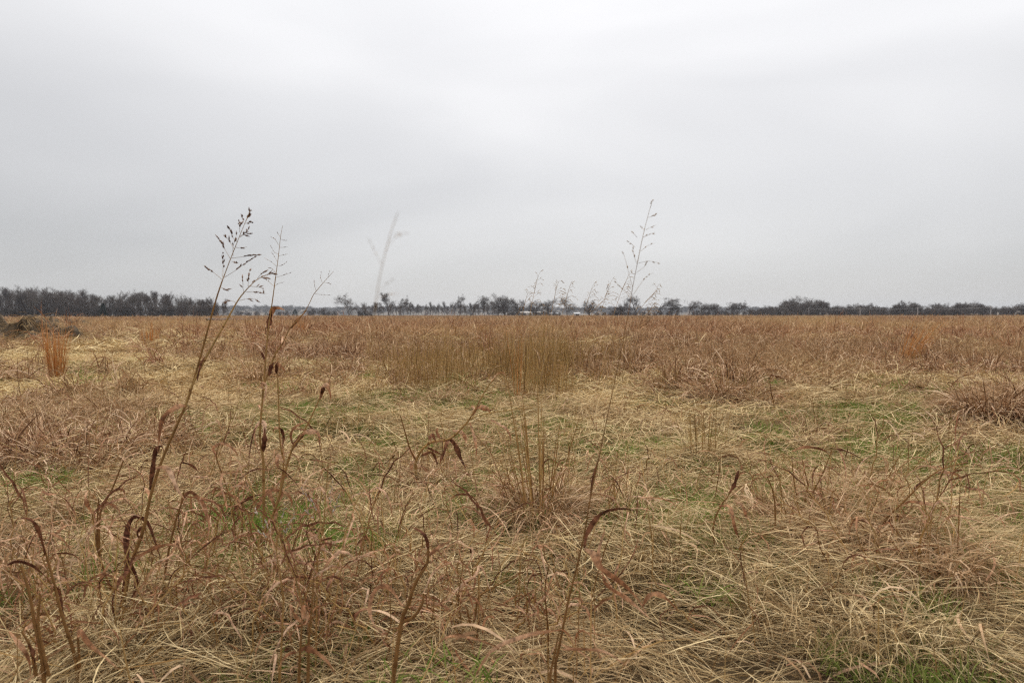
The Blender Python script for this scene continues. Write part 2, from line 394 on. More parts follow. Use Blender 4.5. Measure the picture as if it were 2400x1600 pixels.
# the row across the middle
SINGLE = [('oval', 820, 691, 350, 'lone round-crowned bare tree standing free beside the gap to the hills', .95),
          ('oval', 858, 710, 355, 'small round bare tree next to the lone round-crowned tree', 1.0),
          ('tall', 912, 690, 345, 'tall bare tree rising first at the end of the thin tree row', 1.0),
          ('swept', 938, 695, 350, 'bare tree with bent trunk beside the tall end tree of the row', .9),
          ('oval', 1078, 693, 350, 'rounded bare tree standing above the thin saplings', .75),
          ('swept', 1103, 696, 352, 'slender bare tree with open fan crown beside the rounded one', .8),
          ('broad', 1166, 696, 348, 'wide bare tree with many forked limbs left of its twin', 1.0),
          ('broad', 1184, 692, 345, 'wide bare tree with pale curved trunk beside its twin', 1.0),
          ('broad', 1213, 703, 345, 'squat bare tree with two dark trunks by the pale low shed', 1.1),
          ('broad', 1250, 707, 350, 'small bare tree in front of the pale low shed', 1.0),
          ('broad', 1281, 702, 345, 'broad bare tree with spreading limbs at the end of the pale low shed', 1.1),
          ('oval', 1331, 696, 345, 'tall dark bare tree beside the small white shed', .9),
          ('broad', 1381, 706, 345, 'bare tree with spreading low limbs past the small white shed', 1.0),
          ('bush', 1440, 718, 345, 'dark domed bare bush in the row past the sheds', 2.0),
          ('oval', 1459, 705, 348, 'bare tree rising out of the dark domed bush', .85),
          ('oval', 1493, 695, 345, 'upright bare tree with open vase crown in the row', .8),
          ('swept', 1534, 701, 345, 'windswept bare tree with flat leaning top', 1.15),
          ('swept', 1566, 712, 345, 'low windswept bare tree under the flat-topped one', 1.2),
          ('swept', 1612, 706, 335, 'single windswept bare tree standing apart between two gaps', 1.0),
          ('swept', 1640, 713, 335, 'short windswept bare tree beside its pale forked neighbour', 1.0),
          ('swept', 1657, 712, 335, 'pale forked windswept bare tree', 1.1),
          ('oval', 1676, 715, 335, 'small dense bare tree between the windswept trees', .8),
          ('swept', 1693, 711, 335, 'dark windswept bare tree beside a small dense tree', .9),
          ('swept', 1712, 712, 335, 'thin windswept bare tree left of the wide one', 1.0),
          ('swept', 1728, 707, 335, 'wide windswept bare tree ending the leaning group', 1.2),
          ('broad', 1853, 696, 315, 'high bare tree with crooked open limbs above the dark wood edge', .8),
          ('broad', 1911, 700, 318, 'tall fan-crowned bare tree standing above the wood past the crooked one', .9)]
for k_, px, top, d, lab, wd in SINGLE: place_tree(k_, px, top - 2, d, lab, None, width=wd * 1.25)
x = 872
while x < 1190:
    place_tree('tall', x, 710 + rng.uniform(-3, 8), 358 + rng.uniform(0, 25), 'thin bare sapling in the dense row between the taller trees', 'saplings of the thin tree row', width=rng.uniform(.55, .8), name='bare_sapling')
    x += rng.uniform(5, 9)
for a_, b_ in ((845, 870), (1190, 1320), (1400, 1590), (1625, 1790)):
    x = a_
    while x < b_:
        place_tree('bush', x, 729 + rng.uniform(-4, 4), 355 + rng.uniform(0, 18), 'low bare brush growing under the field row of trees', 'brush under the tree row', width=rng.uniform(.9, 1.5), name='brush', cat='bush')
        x += rng.uniform(9, 16)
# the wood on the right
RW = [(1740, 722), (1770, 722), (1800, 716), (1830, 708), (1860, 706), (1885, 706), (1911, 702), (1935, 712), (1960, 717), (1990, 714), (2030, 714), (2065, 718), (2090, 715), (2110, 711), (2135, 707), (2160, 719), (2190, 713), (2230, 714), (2260, 711), (2285, 707), (2310, 711), (2335, 719), (2350, 721), (2370, 715), (2400, 713), (2460, 712)]
GR = 'bare trees of the wood behind the pole line'
for row, (d0, step) in enumerate(((305, 19), (330, 18), (350, 17))):
    x = 1765.0
    while x < 2460:
        kind = ['oval', 'broad', 'oval', 'bush'][int(rng.integers(4))]
        place_tree(kind, x, prof(RW, x) + rng.choice([-3, 0, 2, 5]) + rng.uniform(-.5, 1.5) + (3 if row == 2 else 0), d0 + rng.uniform(-6, 6), 'bare brown tree massed in the low wood behind the pole line', GR, width=rng.uniform(.9, 1.3))
        x += step * rng.uniform(.7, 1.3)
x = 1760
while x < 2450:
    place_tree('bush', x, 727 + rng.uniform(-4, 4), 298 + rng.uniform(-3, 8), 'low bare thicket along the edge of the wood behind the pole line', 'thickets along the pole line wood', width=rng.uniform(1.0, 1.6), name='thicket', cat='bush')
    x += rng.uniform(10, 18)
# one dark cedar at the left wood's edge, a few evergreen shrubs below the hills
def cedar(px, top, d, wd, label):
    rg = np.random.default_rng(int(px)); h = (HZ - top) / FPX * d + CAMZ; x = (px - CX) / FPX * d
    e = empty('cedar_tree', (x, d, float(H(x, d)) - .05), label, 'tree', None)
    t = MB(); tube(t, [(0, 0, 0), (0.05, 0, h * .5), (0, 0, h * .97)], [h * .02, h * .012, .01], 6, .5); t.build('trunk', BARK, e)
    c = MB(); n_ = 2600; u = rg.random(n_) ** .8
    rr = (1 - u) ** .7 * wd * h * rg.uniform(.45, 1, n_) * (1 + .25 * np.sin(u * 31)); a = rg.uniform(0, 6.28, n_)
    base = np.stack([rr * np.cos(a) * .8, rr * np.sin(a) * .8, h * (.06 + .92 * u)], 1)
    blades(c, rg, base, a, rg.uniform(-.2, .7, n_), h * .07, h * .018, .4, seg=2, twist=2)
    c.build('crown', CEDAR, e)
cedar(243, 709, 246, .30, 'dark green cedar standing in front of the bare wood')
cedar(692, 723, 520, .5, 'dark evergreen below the hills beside the lone bare tree')
cedar(625, 731, 520, .9, 'squat dark evergreen bush below the hills at the field edge')
for px, top, wd in ((560, 727, 1.6), (600, 728, 1.5), (655, 729, 1.2), (735, 722, .9), (758, 721, 1.2), (785, 726, 1.2), (722, 727, 1.3), (580, 731, 1.8), (672, 727, 1.2), (770, 728, 1.5)):
    place_tree('bush', px, top, 500 + rng.uniform(-20, 20), 'small bare bush on the far field edge below the hills', 'bushes below the hills', width=wd, name='field_bush', cat='bush')

# ------------------------------------------------------------------ geometry-node scatter for what cannot be counted
def protos(name, meshes):
    c = bpy.data.collections.new(name)
    for i, me in enumerate(meshes):
        c.objects.link(bpy.data.objects.new('%s_%02d' % (name, i), me))
    return c
def scatter(name, coll, pos, rot, scale, label, cat=None):
    n_ = len(pos)
    me = bpy.data.meshes.new(name); me.vertices.add(n_); me.vertices.foreach_set('co', np.asarray(pos, float).ravel())
    me.attributes.new('rot', 'FLOAT_VECTOR', 'POINT').data.foreach_set('vector', np.asarray(rot, np.float32).ravel())
    me.attributes.new('siz', 'FLOAT_VECTOR', 'POINT').data.foreach_set('vector', np.asarray(scale, np.float32).ravel())
    me.attributes.new('pick', 'INT', 'POINT').data.foreach_set('value', rng.integers(0, len(coll.objects), n_).astype(np.int32))
    ob = bpy.data.objects.new(name, me); COL.objects.link(ob)
    t = bpy.data.node_groups.new(name, 'GeometryNodeTree')
    t.interface.new_socket('Geometry', in_out='INPUT', socket_type='NodeSocketGeometry')
    t.interface.new_socket('Geometry', in_out='OUTPUT', socket_type='NodeSocketGeometry')
    gi = t.nodes.new('NodeGroupInput'); go = t.nodes.new('NodeGroupOutput')
    ip = t.nodes.new('GeometryNodeInstanceOnPoints'); ci = t.nodes.new('GeometryNodeCollectionInfo')
    ci.inputs['Collection'].default_value = coll; ci.inputs['Separate Children'].default_value = True; ci.inputs['Reset Children'].default_value = True
    def named(nm, ty):
        q = t.nodes.new('GeometryNodeInputNamedAttribute'); q.data_type = ty; q.inputs['Name'].default_value = nm; return q.outputs['Attribute']
    er = t.nodes.new('FunctionNodeEulerToRotation')
    t.links.new(named('rot', 'FLOAT_VECTOR'), er.inputs[0]); t.links.new(er.outputs[0], ip.inputs['Rotation'])
    t.links.new(named('siz', 'FLOAT_VECTOR'), ip.inputs['Scale']); t.links.new(named('pick', 'INT'), ip.inputs['Instance Index'])
    ip.inputs['Pick Instance'].default_value = True
    t.links.new(gi.outputs[0], ip.inputs['Points']); t.links.new(ci.outputs[0], ip.inputs['Instance']); t.links.new(ip.outputs[0], go.inputs[0])
    md = ob.modifiers.new('scatter', 'NODES'); md.node_group = t
    return tag(ob, label, cat, kind='stuff')
def sector(d0, d1, dens, margin=2.0, k=.80):
    """Even points over the field between two distances, a little wider than the view."""
    wmax = k * d1 + margin; n_ = int(dens * (d1 - d0) * 2 * wmax)
    x = rng.uniform(-wmax, wmax, n_); y = rng.uniform(d0, d1, n_)
    ok = np.abs(x) < k * y + margin
    return x[ok], y[ok]
def to_px(x, y): return x / y * FPX + CX, HZ + CAMZ * FPX / y
def rots(n_, az, tilt=.12): return np.stack([rng.normal(0, tilt, n_), rng.normal(0, tilt, n_), az], 1)
def sizes(n_, a, b, zs=None):
    s_ = rng.uniform(a, b, n_); z = s_ * (rng.uniform(.8, 1.3, n_) if zs is None else zs); return np.stack([s_, s_, z], 1)
def disc(rg, n_, r, zmin=0, zmax=0):
    a = rg.uniform(0, 6.283, n_); q = np.sqrt(rg.random(n_)) * r
    return np.stack([q * np.cos(a), q * np.sin(a), rg.uniform(zmin, zmax + 1e-6, n_)], 1)

# how rusty-brown the growth is at a place of the field (0..1)
BLOBS = [(200, 1075, 330, 80, 1.0), (330, 930, 250, 45, .55), (2330, 985, 190, 60, 1.0), (1950, 1270, 240, 85, .9), (2160, 1330, 200, 70, .6),
         (1720, 930, 150, 60, .8), (150, 1000, 250, 60, .8), (620, 1350, 300, 130, .55), (980, 1120, 160, 80, .6), (1290, 1270, 120, 60, .6), (2150, 880, 280, 30, .5),
         (1480, 1200, 140, 60, .3), (60, 1500, 200, 120, .5), (1000, 1500, 260, 90, .45), (880, 905, 220, 45, .6), (1120, 900, 280, 40, .5)]
def rusty(x, y):
    px, py = to_px(x, y)
    far = np.clip((y - 22) / 14, 0, 1) * .9
    midr = np.clip((y - 9) / 5, 0, 1) * np.where(px > 850, .62, .22)
    strawL = np.exp(-((px - 330) / 330) ** 2 - ((py - 835) / 40) ** 2)
    s_ = np.maximum(far * (1 - .8 * strawL), midr) + .42 * fbm(x * .16, y * .16, 31) + .75 * fbm(x * .06, y * .05, 36) - .06
    s_ = np.where(y < 9, .10 + .22 * fbm(x * .5, y * .5, 33), s_)
    for bx, by, rx, ry, a in BLOBS:
        s_ = np.maximum(s_, a * np.exp(-((px - bx) / rx) ** 2 - ((py - by) / ry) ** 2) + .1 * fbm(x, y, 35))
    return np.clip(s_, 0, 1)
GBL = [(1300, 1010, 160, 25, .5), (1450, 1080, 140, 35, .45), (640, 1030, 120, 25, .5), (2250, 1060, 120, 30, .5), (1750, 935, 160, 30, 1.0), (2080, 935, 200, 30, .9), (2130, 1010, 170, 35, .9), (1100, 1190, 90, 60, 1.0), (380, 990, 160, 20, .8), (90, 1180, 130, 40, .9),
       (1950, 1100, 130, 40, .7), (2300, 1130, 120, 40, .6), (1600, 880, 140, 20, .6), (780, 1310, 70, 50, .9), (560, 1420, 120, 70, .8), (1080, 1400, 100, 80, .7),
       (1460, 1340, 100, 70, .7), (1620, 1200, 100, 60, .6), (800, 970, 90, 30, .5), (120, 920, 130, 20, .5), (1680, 1370, 70, 60, .7), (520, 1180, 90, 60, .6), (1500, 950, 120, 20, .5), (1000, 950, 120, 15, .5)]
def greenness(x, y):
    px, py = to_px(x, y); s_ = .31 + .66 * fbm(x * .55, y * .55, 41)
    s_ = s_ * np.clip(1.5 - y / 16, 0, 1) * np.clip((y - 1.8) / 1.6, .3, 1)
    for bx, by, rx, ry, a in GBL: s_ = np.maximum(s_, a * np.exp(-((px - bx) / rx) ** 2 - ((py - by) / ry) ** 2))
    return np.clip(s_, 0, 1)

def flow(x, y): return .75 * fbm(x * .45, y * .45, 51) * math.pi + .1
def humps(x, y):                                # loose height of the mat above the soil
    h = np.clip(.5 + 1.25 * fbm(x * 2.1, y * 2.1, 53, 3), 0, 1); return h * h * (3 - 2 * h)
def near_mat(name, d0, d1, dens, wd, seed, mat, label, seg=4, ln=(.10, .42), messy=.30, margin=1.3, lift=0.0, el=(.10, .22), curl=.7, bend=(-.1, .75), where=None):
    """The straw mat itself, blade by blade over the uneven ground."""
    rg = np.random.default_rng(seed)
    wmax = .80 * d1 + margin; n_ = int(dens * (d1 - d0) * 2 * wmax)
    x = rg.uniform(-wmax, wmax, n_); y = rg.uniform(d0, d1, n_)
    ok = np.abs(x) < .80 * y + margin
    x, y = x[ok], y[ok]
    ok = rg.random(len(x)) < 1 - .78 * greenness(x, y) ** 1.2
    x, y = x[ok], y[ok]; n_ = len(x)
    if where is not None:
        ok = rg.random(n_) < where(x, y); x, y = x[ok], y[ok]; n_ = len(x)
    hp = humps(x, y); ok = rg.random(n_) < np.clip(.36 + 1.2 * hp, 0, 1); x, y, hp = x[ok], y[ok], hp[ok]; n_ = len(x)
    # locks of straw share a direction; every lock is 10 to 20 cm wide
    lock = np.floor(x * 5.5 + 2 * vnoise(x * 3, y * 3, 57)) * 57.3 + np.floor(y * 5.5 + 2 * vnoise(x * 3, y * 3, 58)) * 131.7
    la = np.sin(lock * 12.9898) * 43758.5453; la = (la - np.floor(la)) * 2 - 1
    lb = np.sin(lock * 78.233) * 12543.77; lb = lb - np.floor(lb)
    z = H(x, y) - .01 + rg.random(n_) ** 1.4 * (.012 + .13 * hp + .05 * lb * hp) + lift * rg.random(n_)
    az = flow(x, y) + la * 1.1 + rg.normal(0, messy, n_) + np.where(rg.random(n_) < .4, math.pi, 0)
    mb = MB()
    blades(mb, rg, np.stack([x, y, z], 1), az, rg.normal(*el, n_) + .25 * (rg.random(n_) < .10), rg.uniform(*ln, n_), rg.uniform(.55, 1.3, n_) * wd,
           rg.uniform(*bend, n_), rg.normal(0, curl, n_), seg=seg, twist=.9, rnd=np.clip(rg.random(n_) * .8 + .2 * (la * .5 + .5), 0, 1))
    return tag(mb.build(name, mat), label, None, kind='stuff')
near_mat('matted_straw', .9, 3.3, 7600, .0023, 71, STRAW, 'matted tan straw lying in locks over the near ground', seg=3, ln=(.06, .30))
near_mat('matted_straw', 3.3, 4.8, 4600, .0030, 79, STRAW, 'matted tan straw in locks a few steps out', seg=3, ln=(.08, .32))
near_mat('matted_straw', .7, 4.2, 360, .0034, 72, PALE, 'bleached straw blades strewn over the near mat', ln=(.10, .34), messy=.8)
near_mat('leaf_litter', .7, 4.4, 170, .0085, 75, RUST, 'broad broken rusty leaves strewn over the near straw', seg=5, ln=(.08, .30), messy=1.5, el=(.35, .45), curl=1.6, bend=(.3, 3.0), lift=.06, where=lambda x, y: np.clip(.25 + rusty(x, y) * 1.1, 0, 1))
near_mat('leaf_litter', .7, 4.4, 190, .0065, 76, LEAF, 'dark curled leaf scraps tangled over the near straw', seg=6, ln=(.10, .30), messy=1.5, el=(.6, .5), curl=2.0, bend=(.5, 3.8), lift=.08, where=lambda x, y: np.clip(.15 + rusty(x, y) * 1.2, 0, 1))
near_mat('broken_stalks', .9, 5.0, 95, .0038, 77, STEM, 'broken brown stalks lying and leaning over the near straw', seg=3, ln=(.15, .45), messy=1.5, el=(.5, .5), curl=.2, bend=(-.2, .4), lift=.04, where=lambda x, y: np.clip(.2 + rusty(x, y), 0, 1))
near_mat('broken_stalks', .9, 2.9, 150, .0036, 82, STEM, 'dark dry stalks tangled along the front of the field', seg=3, ln=(.15, .42), messy=1.5, el=(.8, .45), curl=.5, bend=(-.2, .8), lift=.03, where=lambda x, y: np.clip(1.1 - np.clip(x - .25, 0, 9) * 2.2, .12, 1) * np.clip((3.0 - y) / .6, 0, 1))
near_mat('dark_litter', .9, 4.6, 90, .0055, 81, DARKLEAF, 'blackened curled leaf scraps deep in the near tangle', seg=6, ln=(.10, .28), messy=1.5, el=(.7, .5), curl=2.0, bend=(.5, 3.8), lift=.05, where=lambda x, y: np.clip(rusty(x, y) * 1.3 - .1, 0, 1))
near_mat('leaf_litter', 4.4, 9.0, 60, .012, 78, RUST, 'broad rusty leaves strewn past the near tussocks', seg=5, ln=(.10, .32), messy=1.5, el=(.5, .5), curl=1.6, bend=(.3, 3.2), lift=.06, where=lambda x, y: np.clip(.2 + rusty(x, y) * 1.1, 0, 1))
near_mat('matted_straw', 4.8, 8.7, 1900, .0050, 73, STRAW, 'matted tan straw in locks past the near tussocks', seg=3)
near_mat('matted_straw', 4.2, 8.5, 260, .0062, 74, PALE, 'bleached straw blades strewn past the near tussocks', seg=3, ln=(.12, .4), messy=.8)

def thatch_mesh(seed, n_, rad, ln, wd, mat, lift=.05, spread=.8):
    rg = np.random.default_rng(seed); mb = MB()
    base = disc(rg, n_, rad, 0, 0); base[:, 2] = rg.random(n_) * lift * np.clip(.6 + 1.2 * fbm(base[:, 0] * 2.4 / (rad ** .5) + seed, base[:, 1] * 2.4 / (rad ** .5), 3), .1, 1.6)
    az = rg.normal(0, spread, n_) + np.where(rg.random(n_) < .4, math.pi, 0) + 1.5 * fbm(base[:, 0] * 2 + seed * 3, base[:, 1] * 2, 5)
    blades(mb, rg, base, az, rg.uniform(-.1, .45, n_), rg.uniform(.3, 1, n_) * ln, rg.uniform(.6, 1.25, n_) * wd,
           rg.uniform(0, .9, n_), rg.normal(0, .6, n_), seg=3, twist=.9)
    return mb.mesh('thatch', mat)
THM = protos('thatch_mid', [thatch_mesh(230 + i, 2600, 1.3, .50, .0085, STRAW if i % 2 else PALE, lift=.09) for i in range(6)])
THF = protos('thatch_far', [thatch_mesh(250 + i, 2200, 3.2, .8, .020, PALE if i % 2 else STRAW, lift=.13) for i in range(6)])
def green_mesh(seed, n_, rad, ln, wd):
    rg = np.random.default_rng(seed); mb = MB()
    blades(mb, rg, disc(rg, n_, rad), rg.uniform(0, 6.28, n_), rg.uniform(.6, 1.5, n_), rg.uniform(.5, 1, n_) * ln, wd, rg.uniform(.2, 1.3, n_), rg.normal(0, .3, n_), seg=3)
    return mb.mesh('green', GREEN)
GN_ = protos('green_near', [green_mesh(300 + i, 150, .15, .12, .0036) for i in range(5)])
GM_ = protos('green_mid', [green_mesh(310 + i, 240, .40, .16, .009) for i in range(4)])
def rust_mesh(seed, n_, rad, h, wd, mat, curly=1.0, stems=10, clumps=1, crad=None, flatten=1.0):
    """Curled dead leaves round one or several roots of unequal height, with a few stalks."""
    rg = np.random.default_rng(seed); mb = MB(); crad = crad or rad
    for c_ in range(clumps):
        cx_, cy_, _ = disc(rg, 1, rad)[0] if clumps > 1 else (0, 0, 0)
        hh = h * (rg.uniform(.45, 1.1) if clumps > 1 else 1); m_ = max(4, n_ // clumps)
        o_ = np.array([cx_, cy_, 0])
        blades(mb, rg, disc(rg, m_, crad, 0, hh * .35) + o_, rg.uniform(0, 6.28, m_), rg.uniform(.15, 1.5, m_), rg.uniform(.35, 1, m_) * hh * 1.1, rg.uniform(.5, 1.3, m_) * wd,
               rg.uniform(.5, 3.2, m_) * curly, rg.normal(0, 1.2, m_) * curly, seg=5, twist=1.6, rnd=np.clip(rg.random(m_) * .75 + rg.uniform(0, .25), 0, 1))
        k_ = stems // clumps
        if k_:
            blades(mb, rg, disc(rg, k_, crad * .8) + o_, rg.uniform(0, 6.28, k_), rg.uniform(1.0, 1.55, k_), rg.uniform(.7, 1.3, k_) * hh, wd * .6, rg.uniform(-.1, .5, k_), seg=3, twist=.5, rnd=rg.uniform(0, .4, k_))
    return mb.mesh('rust', mat)
RN = protos('rust_near', [rust_mesh(330 + i, 110, .20, .28, .0062, RUST, stems=6) for i in range(8)])
RM = protos('rust_mid', [rust_mesh(350 + i, 430, .85, .46, .0125, RUST, .9, 50, clumps=7, crad=.22) for i in range(8)])
RF = protos('rust_far', [rust_mesh(370 + i, 760, 2.6, .66, .026, FIELD, .6, 160, clumps=22, crad=.40) for i in range(6)])
RFF = protos('rust_horizon', [rust_mesh(390 + i, 700, 9, .80, .06, FIELD, .35, 120, clumps=40, crad=1.5) for i in range(5)])
def stem_mesh(seed, n_, rad, h, wd, mat=OLIVE):
    rg = np.random.default_rng(seed); mb = MB()
    blades(mb, rg, disc(rg, n_, rad), rg.uniform(0, 6.28, n_), rg.uniform(1.2, 1.57, n_), rg.uniform(.45, 1.1, n_) * h, wd, rg.uniform(-.1, .4, n_), seg=4, twist=.4)
    return mb.mesh('stems', mat)
ST = protos('olive_stems', [stem_mesh(410 + i, 40, .36, .66 + .05 * i, .0050) for i in range(6)])
STN = protos('thin_stems', [stem_mesh(420 + i, 9, .30, .55, .0034, RUST if i % 2 else OLIVE) for i in range(5)])

def put(name, coll, x, y, az, size, label, sink=.012, tilt=.12):
    pos = np.stack([x, y, H(x, y) - sink], 1)
    return scatter(name, coll, pos, rots(len(x), az, tilt), size, label)
x, y = sector(8.6, 21, 1.1)
put('matted_straw', THM, x, y, flow(x, y), sizes(len(x), .8, 1.2), 'matted tan straw between the grass clumps further out', tilt=.02)
x, y = sector(20, 80, .16)
put('matted_straw', THF, x, y, flow(x, y), sizes(len(x), .8, 1.3), 'pale straw ground cover in the open gaps of the far field', tilt=.01)
# green shoots
x, y = sector(.8, 9, 70); k = rng.random(len(x)) < greenness(x, y) ** 1.6; x, y = x[k], y[k]
put('green_grass', GN_, x, y, rng.uniform(0, 6.28, len(x)), sizes(len(x), .7, 1.35), 'fresh short green grass showing through the straw', sink=0)
x, y = sector(9, 22, 9); k = rng.random(len(x)) < greenness(x, y) ** 1.6; x, y = x[k], y[k]
put('green_grass', GM_, x, y, rng.uniform(0, 6.28, len(x)), sizes(len(x), .7, 1.2), 'short green grass patches further out in the field', sink=0)
# rusty curled growth
x, y = sector(1.6, 9, 22); k = rng.random(len(x)) < rusty(x, y) ** 1.5; x, y = x[k], y[k]
put('rusty_grass', RN, x, y, rng.uniform(0, 6.28, len(x)), sizes(len(x), .5, 1.2), 'curled rusty brown grass tangles on the near ground')
x, y = sector(9, 27, 2.2); k = rng.random(len(x)) < rusty(x, y) ** 1.2; x, y = x[k], y[k]
put('rusty_grass', RM, x, y, rng.uniform(0, 6.28, len(x)), sizes(len(x), .55, 1.2), 'rusty brown grass clumps of the middle field', tilt=.03)
x, y = sector(26, 95, .30); k = rng.random(len(x)) < rusty(x, y); x, y = x[k], y[k]
put('rusty_grass', RF, x, y, rng.uniform(0, 6.28, len(x)), sizes(len(x), .7, 1.2), 'tall red-brown grass of the far field', tilt=.02)
x, y = sector(90, 620, .012, margin=10)
put('rusty_grass', RFF, x, y, rng.uniform(0, 6.28, len(x)), sizes(len(x), .8, 1.2), 'red-brown grass running to the foot of the trees', tilt=.0)
# dark weeds standing out of the middle and far field
WD = protos('weed', [rust_mesh(430 + i, 46, .16, .62, .013, LEAF, 1.0, 14) for i in range(6)])
x, y = sector(13, 80, .12); k = rng.random(len(x)) < .25 + .6 * rusty(x, y); x, y = x[k], y[k]
put('dark_weeds', WD, x, y, rng.uniform(0, 6.28, len(x)), sizes(len(x), .7, 1.7), 'dark rough weeds dotted over the middle and far field')
# thin single stems everywhere
x, y = sector(2.4, 30, 1.3); k = rng.random(len(x)) < .25 + .5 * rusty(x, y); x, y = x[k], y[k]
put('thin_stems', STN, x, y, rng.uniform(0, 6.28, len(x)), sizes(len(x), .5, 1.2), 'thin dead grass stems standing about the field')
# the stand of upright olive stems in the middle
x, y = sector(7.8, 15.5, 8)
px, py = to_px(x, y)
q = np.exp(-(np.clip(np.abs(px - 1150) - 110, 0, None) / 130) ** 2) * np.exp(-(np.clip(y - 12.6, 0, None) / 1.6) ** 2) * (y > 8.7 + .5 * vnoise(x * 1.3, y * .2, 63)) * np.clip(.62 + 1.9 * fbm(x * .8, y * .8, 61), 0, 1)
k = rng.random(len(x)) < q; x, y = x[k], y[k]
put('upright_stems', ST, x, y, rng.uniform(0, 6.28, len(x)), sizes(len(x), .75, 1.15), 'stand of upright olive brown stems in the middle of the field', tilt=.05)
# woods covering the hills
hx_ = rng.uniform(-1500, 1500, 3600); hy_ = rng.uniform(1160, 1640, 3600) ** 1.0
tc_ = protos('far_tree', [TREES[k_][i][1] for k_ in ('oval', 'broad', 'bush') for i in range(2)])
pos = np.stack([hx_, hy_, hill_h(hx_, hy_) - 1.5], 1); s_ = rng.uniform(.7, 1.25, len(hx_))
scatter('hill_woods', tc_, pos, np.stack([0 * hx_, 0 * hx_, rng.uniform(0, 6.28, len(hx_))], 1), np.stack([s_ * 1.9, s_ * 1.9, s_], 1), 'far-off bare woods covering the low hills')
#PART2
# ------------------------------------------------------------------ hay heaps, sheds, poles, fallen pole
HAYCORE = plain_mat('shaded_hay', (.05, .034, .018), (.12, .082, .045), 4)  # dark colour paints the shade of hollows between the loose stalks
def heap(px, py, w_, h_, dep, label, seed, green=0):
    """A weathered heap of old hay: lumpy body overlaid with drooping stalks."""
    rg = np.random.default_rng(seed); x0, y0, z0 = on_ground(px, py)
    e = empty('hay_heap', (x0, y0, z0), label, 'hay heap', None)
    nu, nv = 34, 14; th = np.linspace(0, 2 * np.pi, nu, endpoint=False)[None]; ph = np.linspace(0, 1, nv)[:, None]
    rr = np.cos(ph * np.pi / 2); lump = 1 + .30 * vnoise(np.cos(th) * 2.2 + ph * 2 + seed, np.sin(th) * 2.2 + ph, 3) + .14 * vnoise(np.cos(th) * 5 + ph * 5, np.sin(th) * 5 + seed, 6)
    X = rr * np.cos(th) * w_ * .5 * lump; Y = rr * np.sin(th) * dep * .5 * lump; Z = np.sin(ph * np.pi / 2) * h_ * lump * (.85 + .75 * vnoise(X * 1.9 + seed, Y * 1.9, 9) + .35 * vnoise(X * 4.3 + seed, Y * 4.3, 10)) - .05
    b = MB(); i = (np.arange(nv - 1) * nu)[:, None]; j = np.arange(nu)[None]; j2 = (j + 1) % nu
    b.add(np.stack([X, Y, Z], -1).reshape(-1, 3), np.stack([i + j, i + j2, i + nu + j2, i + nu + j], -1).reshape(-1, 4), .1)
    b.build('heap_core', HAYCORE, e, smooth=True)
    n_ = 1100; k = rg.integers(0, nv * nu, n_); pts = np.stack([X, Y, Z], -1).reshape(-1, 3)[k] + rg.normal(0, .05, (n_, 3)) * [1, 1, .6]
    az = np.arctan2(pts[:, 1], pts[:, 0] * .8) + rg.normal(0, .9, n_)
    s = MB(); blades(s, rg, pts, az, rg.uniform(-.6, .6, n_), rg.uniform(.3, .9, n_), rg.uniform(.010, .026, n_), rg.uniform(.3, 1.6, n_), rg.normal(0, .6, n_), seg=4)
    tag(s.build('loose_stalks', HAY, e), kind='stuff')
heap(52, 806, 3.4, .56, 1.8, 'dark weathered hay heap beside the orange grass clump', 5)
heap(-25, 800, 3.6, .42, 1.8, 'brown hay heap running along next to the dark weathered heap', 6)
heap(118, 792, 2.8, .66, 1.6, 'lumpy hay heap with a hollow side behind the orange grass clump', 7)
heap(170, 778, 5.0, .66, 2.2, 'long grey-brown hay heap on the crest behind the other heaps', 8)
heap(640, 757, 1.8, .45, 1.2, 'small dark hay heap past the fallen pole', 9)
heap(745, 752, 2.6, .50, 1.4, 'little low hay heap out in the red-brown field', 10)

# bare mud and the fallen pole lying along it
mud = plain_mat('pale_mud', (.34, .28, .25), (.46, .39, .36), 1.2)
x0, y0, z0 = on_ground(548, 768)
mm = MB(); nu = 28; th = np.linspace(0, 2 * np.pi, nu, endpoint=False); rr = 1 + .25 * np.sin(th * 3 + 1) + .12 * np.sin(th * 7)
rx, ry = np.cos(th) * rr * 2.3, np.sin(th) * rr * 3.2
v = [(x0, y0, float(H(x0, y0)) + .10)] + [(x0 + a, y0 + b_, float(H(x0 + a, y0 + b_)) + .03) for a, b_ in zip(rx, ry)]
mm.add(v, [(0, i + 1, (i + 1) % nu + 1) for i in range(nu)], .5); tag(mm.build('bare_mud', mud), kind='structure')
A_, B_ = on_ground(486, 763), on_ground(600, 758)
pl = MB(); pp = np.linspace(A_, B_, 14); pp[:, 2] = H(pp[:, 0], pp[:, 1]) + .62 + .03 * np.sin(np.arange(14) * 1.7)
tube(pl, pp, np.linspace(.13, .08, 14), 8, .2)
org = pp[0].copy(); org[2] -= .6; e = empty('fallen_pole', tuple(org), 'long dark fallen pole lying across the grass above bare mud', 'pole', None)
local(pl, org).build('pole_shaft', BARK, e, smooth=True)
for t_ in (1, 6, 11):
    st = MB(); tube(st, [pp[t_] - [0, 0, .75], pp[t_] + [.03, 0, .03]], [.07, .06], 6, .3); local(st, org).build('rest_post', BARK, e)

